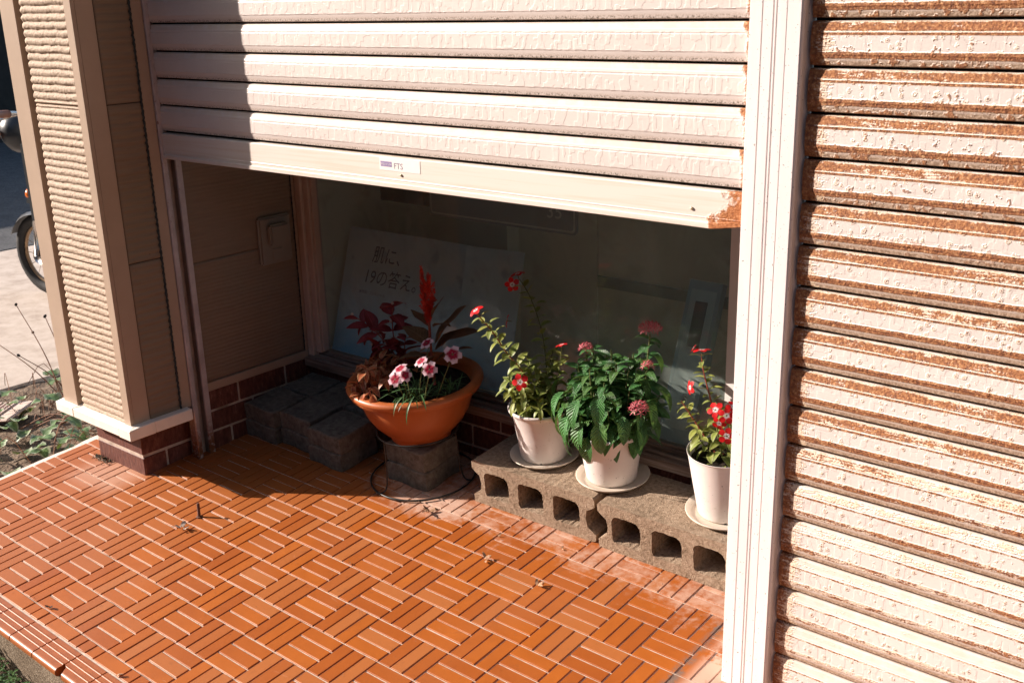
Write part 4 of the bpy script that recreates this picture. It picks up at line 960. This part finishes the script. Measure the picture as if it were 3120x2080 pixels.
# --- bowl plants
cl = plant('celosia', 'celosia with a red-orange feathery plume and large dark leaves at the back of the bowl', (-.150, .262, .295))
stem(cl, [(-.150, .262, .285), (-.158, .262, .39), (-.160, .261, .50), (-.170, .260, .57)], .005, .003, STEMR)
def plume(spikes, n):
    vs = []; fs = []
    for (b0, tp, r) in spikes:
        b0 = Vector(b0); tp = Vector(tp); ax_ = (tp - b0); L0 = ax_.length; m_ = int(n * L0 * (r + .004) / (.1 * .014))
        for k in range(m_):
            t = R_.random() ** .9; a = R_.uniform(0, 6.283); u_ = ax_.cross(Vector((.3, .9, .1))).normalized(); v_ = ax_.cross(u_).normalized()
            env = r * (1 - t) ** .6 * (.45 + .55 * min(1, t * 4)); o_ = u_ * math.cos(a) + v_ * math.sin(a); p = b0 + ax_ * t + o_ * env * R_.uniform(.1, .9)
            d = (o_ * R_.uniform(.5, 1.2) + ax_.normalized() * R_.uniform(.4, 1.4)).normalized(); L_ = R_.uniform(.004, .011) * (1 - .3 * t)
            s_ = d.cross(Vector((R_.uniform(-1, 1), R_.uniform(-1, 1), R_.uniform(-1, 1)))).normalized() * .0008; i0 = len(vs)
            vs += [p - s_, p + s_, p + d * L_ * .6 + s_, p + d * L_, p + d * L_ * .6 - s_]; fs.append((i0, i0 + 1, i0 + 2, i0 + 3, i0 + 4))
    return mesh('flower_plume', vs, fs)
sp = [((0, 0, -.005), (-.020, 0, .155), .0125), ((0, 0, .0), (.012, -.004, .118), .012), ((0, 0, .01), (-.026, .002, .105), .010), ((0, 0, .02), (.022, .004, .095), .009)]
for k in range(16):
    a = k * 2.4; z0 = .010 + .075 * R_.random(); sp.append(((0, 0, z0), (.026 * math.cos(a) * R_.uniform(.6, 1), .020 * math.sin(a), z0 + R_.uniform(.020, .050)), .0055))
link('flower_plume', plume(sp, 420), P_CEL, cl, loc=LP(cl, (-.160, .261, .466)))
for p, d, s_, v in (((-.150, .268, .400), (.55, .25, 1), .155, 0), ((-.150, .268, .385), (.65, .30, .75), .150, 1), ((-.155, .255, .400), (-.55, -.1, .55), .110, 1), ((-.155, .255, .455), (-.75, .1, .5), .085, 0), ((-.150, .262, .480), (.35, .2, .9), .075, 0), ((-.152, .250, .370), (-.35, -.5, .25), .100, 1), ((-.150, .270, .350), (.5, .4, .6), .120, 1), ((-.15, .25, .36), (.3, -.5, .5), .085, 1), ((-.145, .262, .455), (.55, .05, .35), .070, 1)): leaf(cl, 'cel', L_CEL, LP(cl, p), d, s_, R_.uniform(-.3, .3), v)
rp = plant('red_leaved_plant', 'spindly dark red leaved plant leaning left over the bowl', (-.240, .248, .295))
b_ = (-.240, .248, .285)
c = stem(rp, [b_, (-.295, .250, .352), (-.350, .250, .395), (-.405, .250, .420), (-.455, .248, .438)], .0022, .0012, STEMR); pairs(rp, c, 'red', L_RED, .074, .022, .35, .99, .25, .5, shrink=.8)
c = stem(rp, [b_, (-.300, .262, .380), (-.312, .268, .440), (-.308, .270, .488)], .0022, .0012, STEMR); pairs(rp, c, 'red', L_RED, .074, .022, .35, .99, .2, .5, shrink=.8)
c = stem(rp, [b_, (-.262, .262, .36), (-.262, .268, .405)], .002, .0012, STEMR); pairs(rp, c, 'red', L_RED, .070, .020, .35, .99, .2, .5, shrink=.8)
c = stem(rp, [b_, (-.320, .245, .345), (-.365, .240, .365)], .002, .0012, STEMR); pairs(rp, c, 'red', L_RED, .066, .020, .4, .99, .3, .5, shrink=.8)
BUD = simple('pale_bud', (.55, .42, .33), .6, .1)
for p in ((-.456, .246, .442), (-.307, .268, .494), (-.312, .262, .440), (-.368, .238, .368)): link('bud', MB().lathe([(.0001, -.004), (.004, -.002), (.0045, .001), (.003, .004), (.0001, .0055)], 8).mesh('bud', True), BUD, rp, loc=LP(rp, p))
co = plant('coleus', 'orange-brown leafy coleus spilling over the left rim of the bowl', (-.275, .190, .298))
for k in range(15):
    bx = -.275 + R_.uniform(-.035, .04); by = .195 + R_.uniform(-.04, .05); a = R_.uniform(2.2, 4.9) if k % 3 else R_.uniform(0, 6.28)
    e = Vector((bx + .045 * math.cos(a) - .012, by + .045 * math.sin(a), .318 + R_.uniform(-.01, .045))); c = stem(co, [(bx, by, .285), ((bx + e.x) / 2, (by + e.y) / 2, .318), e], .0016, .001, STEMR); pairs(co, c, 'col', L_COL, .046, .011, .3, 1., .3, .5, shrink=.8)
for e_ in ((-.216, .075, .365), (-.262, .058, .318), (-.190, .046, .312), (-.205, .100, .372), (-.250, .072, .338), (-.150, .085, .345), (-.235, .050, .295), (-.275, .085, .330), (-.300, .110, .320)):
    e_ = Vector(e_); b0 = Vector((-.235, .150, .290)); c = stem(co, [b0, b0.lerp(e_, .55) + Vector((0, 0, .02)), e_], .0016, .001, STEMR); pairs(co, c, 'col', L_COL, .040, .014, .6, 1., .35, .5, shrink=.85)
for p, d, s_ in (((-.255, .060, .312), (-.2, -.3, -.9), .044), ((-.170, .048, .318), (.25, -.35, -.85), .046), ((-.205, .048, .312), (.0, -.4, -.8), .042), ((-.285, .085, .305), (-.5, -.2, -.8), .045), ((-.215, .062, .362), (.35, -.75, .35), .046)): leaf(co, 'col', L_COL, LP(co, p), d, s_)
for k in range(26):
    a = R_.uniform(0, 6.28); leaf(co, 'col', L_COL, LP(co, (-.245 + .03 * math.cos(a), .262 + .03 * math.sin(a), .325 + R_.uniform(-.02, .04))), (math.cos(a), math.sin(a), R_.uniform(-.2, .8)), R_.uniform(.032, .05))
dn = plant('dianthus', 'dianthus with fringed pink-and-crimson flowers and grassy leaves at the front of the bowl', (-.120, .165, .292))
fl = [((-.106, .070, .367), (.25, -.85, .45), .0210), ((-.104, .088, .392), (-.1, -.45, .9), .0215), ((-.058, .120, .413), (-.2, -.55, .85), .0200), ((-.020, .112, .400), (.4, -.7, .35), .0215), ((-.001, .182, .425), (.45, -.5, .5), .0250), ((-.132, .220, .422), (-.1, -.5, .7), .0200), ((-.082, .085, .378), (.3, -.6, .4), .0180)]
for p, nrm, s_ in fl:
    v = Vector(p); stem(dn, [(v.x * .5 - .055, v.y * .5 + .075, .285), ((v.x * .75 - .027), v.y * .75 + .037, (v.z + .29) / 2), v - Vector(nrm).normalized() * .012], .0014, .0011, STEMG); flower5(dn, P_DI, LP(dn, p), nrm, s_, 'fringe', tilt=.10)
for k in range(120):
    a = R_.uniform(0, 6.28); q = R_.random(); bx, by = (-.095 + R_.uniform(-.035, .04), .120 + R_.uniform(-.035, .05)) if q < .65 else (-.06 + R_.uniform(-.03, .03), .215 + R_.uniform(-.03, .03))
    leaf(dn, 'grass', L_GRASS, LP(dn, (bx, by, .288 + R_.uniform(0, .035))), (math.cos(a) * .8, math.sin(a) * .8, R_.uniform(.25, 1.5)), R_.uniform(.035, .075))
for p, d, s_ in (((-.060, .095, .325), (.1, -.6, -.15), .085), ((-.095, .100, .335), (-.6, -.6, -.1), .080), ((-.045, .10, .33), (.7, -.5, .0), .075), ((-.09, .11, .34), (-.85, -.3, .1), .085), ((-.08, .085, .325), (-.1, -.9, .0), .07)): leaf(dn, 'grass', L_GRASS, LP(dn, p), d, s_ * 1.1)

# ================================================================== SMALL THINGS ON THE TILES
bo = empty('threaded_bolt', 'rusty threaded bolt standing up out of the sunlit tiles', 'bolt', (-.541, -.283, fz(-.541, -.283)))
pr = []
for k in range(13): pr += [(.0046, .002 + k * .003), (.0039, .0035 + k * .003)]
link('shank', fixn(MB().lathe([(.0001, 0)] + pr + [(.003, .0425), (.0001, .043)], 12).mesh('shank')), RUSTM, bo, rot=(0, rad(2), 0)); link('collar', fixn(MB().lathe([(.0048, .0005), (.009, .0005), (.0085, .002), (.0048, .0035)], 14).mesh('collar')), RUSTM, bo)
def scrap(x, y, lab, s_=.02, n=3, m=DRYL, name='dead_leaf', cat='dead leaf'):
    vs = []; fs = []
    for q in range(n):
        a = R_.uniform(0, 6.28); d = Vector((math.cos(a), math.sin(a), R_.uniform(.05, .5))).normalized(); sdv = d.cross(Vector((0, 0, 1))).normalized(); c = Vector((R_.uniform(-1, 1), R_.uniform(-1, 1), 0)) * s_ * .25; i0 = len(vs); L_ = s_ * R_.uniform(.5, 1.)
        for t, wd, h in ((0, .12, .0), (.3, .34, .12), (.65, .30, .18), (1., .05, .05)): vs += [c + d * L_ * t - sdv * L_ * wd * .6 + Vector((0, 0, .0018 + h * L_ + R_.uniform(0, .1) * L_)), c + d * L_ * t + sdv * L_ * wd * .6 + Vector((0, 0, .0018 + R_.uniform(0, .2) * L_))]
        for k in range(3): fs.append((i0 + 2 * k, i0 + 2 * k + 1, i0 + 2 * k + 3, i0 + 2 * k + 2))
    link(name, mesh(name, vs, fs), m, loc=(x, y, fz(x, y, .0004)), label=lab, cat=cat)
scrap(-.008, .078, 'crumpled brown dead leaf on the tiles just left of the first concrete block', .030, 6)
scrap(.262, -.015, 'curled pale dry petal scrap on the tiles below the left concrete block', .022, 4)
scrap(.440, -.030, 'pair of pale dry petals on the tiles below the joint of the blocks', .020, 4)
scrap(-.010, -.21, 'tiny dark dried bud in a joint near the middle of the floor', .010, 4)
scrap(.222, .085, 'small pale petal crumb on the tiles close under the left block', .012, 2)
scrap(.395, .125, 'tiny pale star-shaped petal on the tiles beside the block joint', .011, 3)
scrap(-.495, -.745, 'small black crumb of moss sitting in a joint near the terrace edge', .014, 6, GAPM, 'moss_crumb', 'moss')
scrap(-.118, -.79, 'small brown seed husk at the bottom edge of the terrace', .014, 5)
scrap(-.525, -.345, 'whitish cement splash beside the rusty bolt', .030, 6, MORTAR, 'cement_splash', 'cement')
vs = []; fs = []
for k in range(260):
    x = R_.uniform(-1.2, .9); y = R_.uniform(-.78, .17); s_ = R_.uniform(.0010, .0030); a = R_.uniform(0, 6.28); z = fz(x, y, .0012); i0 = len(vs)
    vs += [(x, y, z), (x + s_ * math.cos(a), y + s_ * math.sin(a), z + s_ * .3), (x + s_ * math.cos(a + 1.1), y + s_ * math.sin(a + 1.1), z + s_ * R_.uniform(.1, .9))]; fs.append((i0, i0 + 1, i0 + 2))
link('floor_grit', mesh('floor_grit', vs, fs), simple('grit', (.20, .12, .07), .9, .8, 30, .3), kind='stuff')
MOSS = simple('dark_moss', (.035, .03, .012), .95, .5, 120, .9, .003)
vs = []; fs = []
for k in range(160):
    a = R_.uniform(-1.16, -1.06); b = -.232 - abs(R_.gauss(0, .010)); s_ = R_.uniform(.002, .005); z = fz(a, b); i0 = len(vs)
    vs += [(a, b, z), (a + s_, b + R_.uniform(-1, 1) * s_, z + R_.uniform(0, s_ * 1.6)), (a + R_.uniform(-1, 1) * s_, b + s_, z + R_.uniform(.5, 2) * s_)]; fs.append((i0, i0 + 1, i0 + 2))
link('moss', mesh('moss', vs, fs), MOSS, kind='stuff')

# ================================================================== YARD: IVY, DRY WEEDS, CLOVER, RIDGED PLATE, MOPED
iv = plant('ivy', 'variegated ivy creeping over the soil left of the column', (-1.85, -.10, -.16))
for k in range(75):
    x = R_.uniform(-2.20, -1.50); y = R_.uniform(-.42, .20); a = R_.uniform(0, 6.28); leaf(iv, 'ivy', L_IVY, LP(iv, (x, y, -.145 + R_.uniform(0, .07))), (math.cos(a), math.sin(a), R_.uniform(-.3, .6)), R_.uniform(.035, .085))
for k in range(6):
    x = R_.uniform(-2.1, -1.7); y = R_.uniform(-.4, .0); stem(iv, [(x, y, -.15), (x + .12, y + .08, -.09), (x + .28, y + .12, -.13)], .003, .002, DRY, 'vine')
wd = plant('dry_weed', 'dried brown weed stems with seed heads rising from the soil beside the column', (-2.05, .15, -.16))
for (tx_, ty_, tz_) in ((-2.30, .12, .20), (-2.18, .17, .16), (-2.14, .28, .18), (-2.32, .02, .07), (-2.24, .14, .09), (-2.10, .33, .14), (-2.22, .06, .02), (-2.05, .34, .06)):
    b = Vector((-2.02 + R_.uniform(-.03, .03), .14 + R_.uniform(-.04, .04), -.16)); t = Vector((tx_, ty_, tz_)); c = stem(wd, [b, b.lerp(t, .5) + Vector((.02, .0, .02)), t], .0025, .0015, DRY)
    link('seed_head', MB().lathe([(.0001, -.009), (.005, -.004), (.006, .003), (.0001, .010)], 6).mesh('seed_head'), GAPM, wd, loc=t - Vector(wd.location), rot=(R_.uniform(-1, 1), R_.uniform(-1, 1), 0))
vs = MB()
for k in range(120):
    x = R_.uniform(-2.15, -1.30); y = R_.uniform(-.30, .55) if k % 2 else R_.uniform(-.05, .4); a = R_.uniform(0, 6.28); L_ = R_.uniform(.06, .17); h = R_.uniform(.0, .13)
    vs.tube(curve_pts([(x, y, -.16), (x + math.cos(a) * L_ * .5, y + math.sin(a) * L_ * .5, -.15 + h), (x + math.cos(a) * L_, y + math.sin(a) * L_, -.155 + h * .4)], 3), .0014, 3, False)
link('dead_grass', vs.mesh('dead_grass'), DRY, kind='stuff')
rp_ = empty('ridged_plate', 'pale pink ridged clay plate lying in the ivy at the left edge', 'plate', (-2.10, -.13, -.125), (rad(4), rad(-6), rad(28)))
RIDGE = simple('pink_clay', (.55, .42, .35), .7, .1, 30, .3)
me = MB().box(-.17, .13, -.085, .085, -.012, 0).mesh('plate'); bevelled(me, .006); link('plate', me, RIDGE, rp_)
for k in range(11): me = MB().box(-.160 + k * .022, -.150 + k * .022, -.07, .07, .0002, .006).mesh('ridge'); bevelled(me, .002); link('ridge', me, RIDGE, rp_)
vs = []; fs = []; uv = []
cm = LEAVES['clov'][0]
for k in range(900):
    x = R_.uniform(-.80, -.20); y = -.865 - R_.random() ** 1.3 * .28; hh = max(0, .105 * max(0, 1 - (x + .70) / .42)) * R_.uniform(.3, 1.) * max(.2, 1 - (-.87 - y) * 1.5); z = -.20 + .010 + hh
    if x > -.40 and R_.random() < .75: continue
    for q in range(3):
        a = q * 2.094 + k; M = orient((x, y, z), (math.cos(a), math.sin(a), .15 + R_.uniform(-.2, .3)), s=R_.uniform(.008, .014)); b0 = len(vs)
        vs += [M @ v.co for v in cm.vertices]; uv += [cm.uv_layers[0].data[0].uv[:]] * 0 + [(.5 + (i % 5 - 2) * .25, (i // 5) / 4) for i in range(len(cm.vertices))]; fs += [tuple(b0 + i for i in p.vertices) for p in cm.polygons]
link('clover', mesh('clover', vs, fs, True, uv), L_CLOV, kind='stuff')
vs = MB()
for k in range(500):
    x = R_.uniform(-.55, .1); y = R_.uniform(-1.05, -.87); s_ = R_.uniform(.003, .009); vs.box(x, x + s_, y, y + s_ * R_.uniform(.6, 1.3), -.20, -.197 + s_ * .6)
link('gravel', vs.mesh('gravel'), simple('tan_gravel', (.36, .25, .17), .9, .4, 60, .5), kind='stuff')

mp = empty('moped', 'small dark moped with orange indicators parked in the yard behind the column', 'moped', (-3.62, .93, -.15), (0, 0, rad(12)))
BLK = simple('black_rubber', (.018, .017, .016), .75, .3, 40, .4, .002); BODY = simple('dark_grey_plastic', (.030, .032, .034), .35, .2); ORG = simple('orange_lens', (.62, .14, .015), .25, .1); CHR = simple('chrome', (.55, .50, .46), .25, .1, metal=.9); GRIP = simple('brown_grip', (.22, .09, .055), .6, .2)
def wheel(cx):
    me = MB(); R0, r0 = .192, .030; nn = 48
    for i in range(nn):
        for k in range(10):
            a = 2 * math.pi * i / nn; b = 2 * math.pi * k / 10; rr = R0 + r0 * math.cos(b) * (1.05 if i % 2 else .97); me.v.append((rr * math.cos(a), r0 * math.sin(b) * .95, rr * math.sin(a)))
    for i in range(nn):
        for k in range(10): a, b = i * 10 + k, i * 10 + (k + 1) % 10; c_, d_ = ((i + 1) % nn) * 10 + k, ((i + 1) % nn) * 10 + (k + 1) % 10; me.f.append((a, b, d_, c_))
    wt = link('wheel', me.mesh('tyre', True), BLK, mp, loc=(cx, 0, .222))
    m2 = MB(); m2.tube([(.160 * math.cos(2 * math.pi * k / 36), 0, .160 * math.sin(2 * math.pi * k / 36)) for k in range(37)], .010, 6, False); link('rim', m2.mesh('rim', True), simple('bronze_rim', (.30, .20, .12), .35, .2, metal=.6), wt)
    m3 = MB(); m3.tube([(0, -.055, 0), (0, .055, 0)], .045, 14); link('hub', m3.mesh('hub', True), CHR, wt)
    for k in range(14): a = 2 * math.pi * k / 14; link('spoke', MB().tube([(.04 * math.cos(a), .02 * (-1) ** k, .04 * math.sin(a)), (.156 * math.cos(a), 0, .156 * math.sin(a))], .0018, 4).mesh('spoke'), CHR, wt)
wheel(0.); wheel(1.15)
link('fork', MB().tube([(.0, -.062, .222), (.02, -.062, .40), (.13, -.055, .62), (.17, -.03, .80)], .013, 8).mesh('fork', True), CHR, mp); link('fork', MB().tube([(.0, .062, .222), (.02, .062, .40), (.13, .055, .62), (.17, .03, .80)], .013, 8).mesh('fork', True), CHR, mp)
fv = MB(); pa = [(math.cos(a) * .236, math.sin(a) * .236) for a in [rad(35 + 12 * k) for k in range(11)]]
for x, z in pa: fv.v += [(x * .93, -.052, .222 + z * .93), (x, -.03, .222 + z), (x, .03, .222 + z), (x * .93, .052, .222 + z * .93)]
for i in range(len(pa) - 1):
    for k in range(3): fv.f.append((4 * i + k, 4 * i + k + 1, 4 * i + 5 + k, 4 * i + 4 + k))
link('fender', fv.mesh('fender', True), BODY, mp)
me = MB().lathe([(.0001, -.075), (.055, -.06), (.085, -.01), (.080, .04), (.05, .075), (.0001, .085)], 18).mesh('headlamp_cowl', True); cw = link('headlamp_cowl', me, BODY, mp, loc=(-.06, 0, .86), rot=(0, rad(80), 0)); cw.scale = (1.25, 1.25, 1.1)
for y in (-.125, .115):
    me = MB().lathe([(.0001, -.03), (.022, -.02), (.026, 0), (.020, .022), (.0001, .03)], 12).mesh('indicator', True); link('indicator', me, ORG, mp, loc=(-.09, y, .86))
me = MB().lathe([(.0001, -.02), (.03, -.014), (.034, .0), (.026, .016), (.0001, .022)], 12).mesh('reflector', True); link('reflector', me, ORG, mp, loc=(-.02, -.02, .545), rot=(0, rad(60), 0)); link('reflector_mount', MB().box(-.03, .06, -.05, .03, .50, .53).mesh('reflector_mount'), BODY, mp)
link('handlebar', MB().tube(curve_pts([(.26, -.33, .99), (.20, -.20, .98), (.17, 0, .93), (.20, .20, .98), (.26, .33, .99)], 5), .011, 8).mesh('handlebar', True), CHR, mp)
for sg_ in (-1, 1): link('grip', MB().tube([(.24, sg_ * .28, .988), (.29, sg_ * .41, .997)], .018, 10).mesh('grip', True), GRIP, mp); link('brake_lever', MB().tube(curve_pts([(.20, sg_ * .20, .975), (.16, sg_ * .30, .95), (.20, sg_ * .40, .93)], 4), .006, 6).mesh('brake_lever', True), CHR, mp)
me = MB().box(.14, .26, -.19, .19, .42, .86).mesh('leg_shield'); bevelled(me, .03, 2); link('leg_shield', me, BODY, mp)
me = MB().box(.70, 1.25, -.10, .10, .42, .62).mesh('body_panel'); bevelled(me, .05, 3); link('body_panel', me, BODY, mp); me = MB().box(.62, 1.28, -.12, .12, .622, .70).mesh('seat'); bevelled(me, .03, 3); link('seat', me, BLK, mp)
link('frame', MB().tube(curve_pts([(.18, 0, .80), (.26, 0, .40), (.45, 0, .26), (.75, 0, .30), (1.15, 0, .30)], 5), .03, 8).mesh('frame', True), BODY, mp); me = MB().box(.45, .72, -.10, .10, .17, .38).mesh('engine'); bevelled(me, .02, 2); link('engine', me, CHR, mp)
link('kickstand', MB().tube([(.55, -.08, .20), (.50, -.17, .01), (.45, -.18, .008)], .009, 6).mesh('kickstand'), CHR, mp)
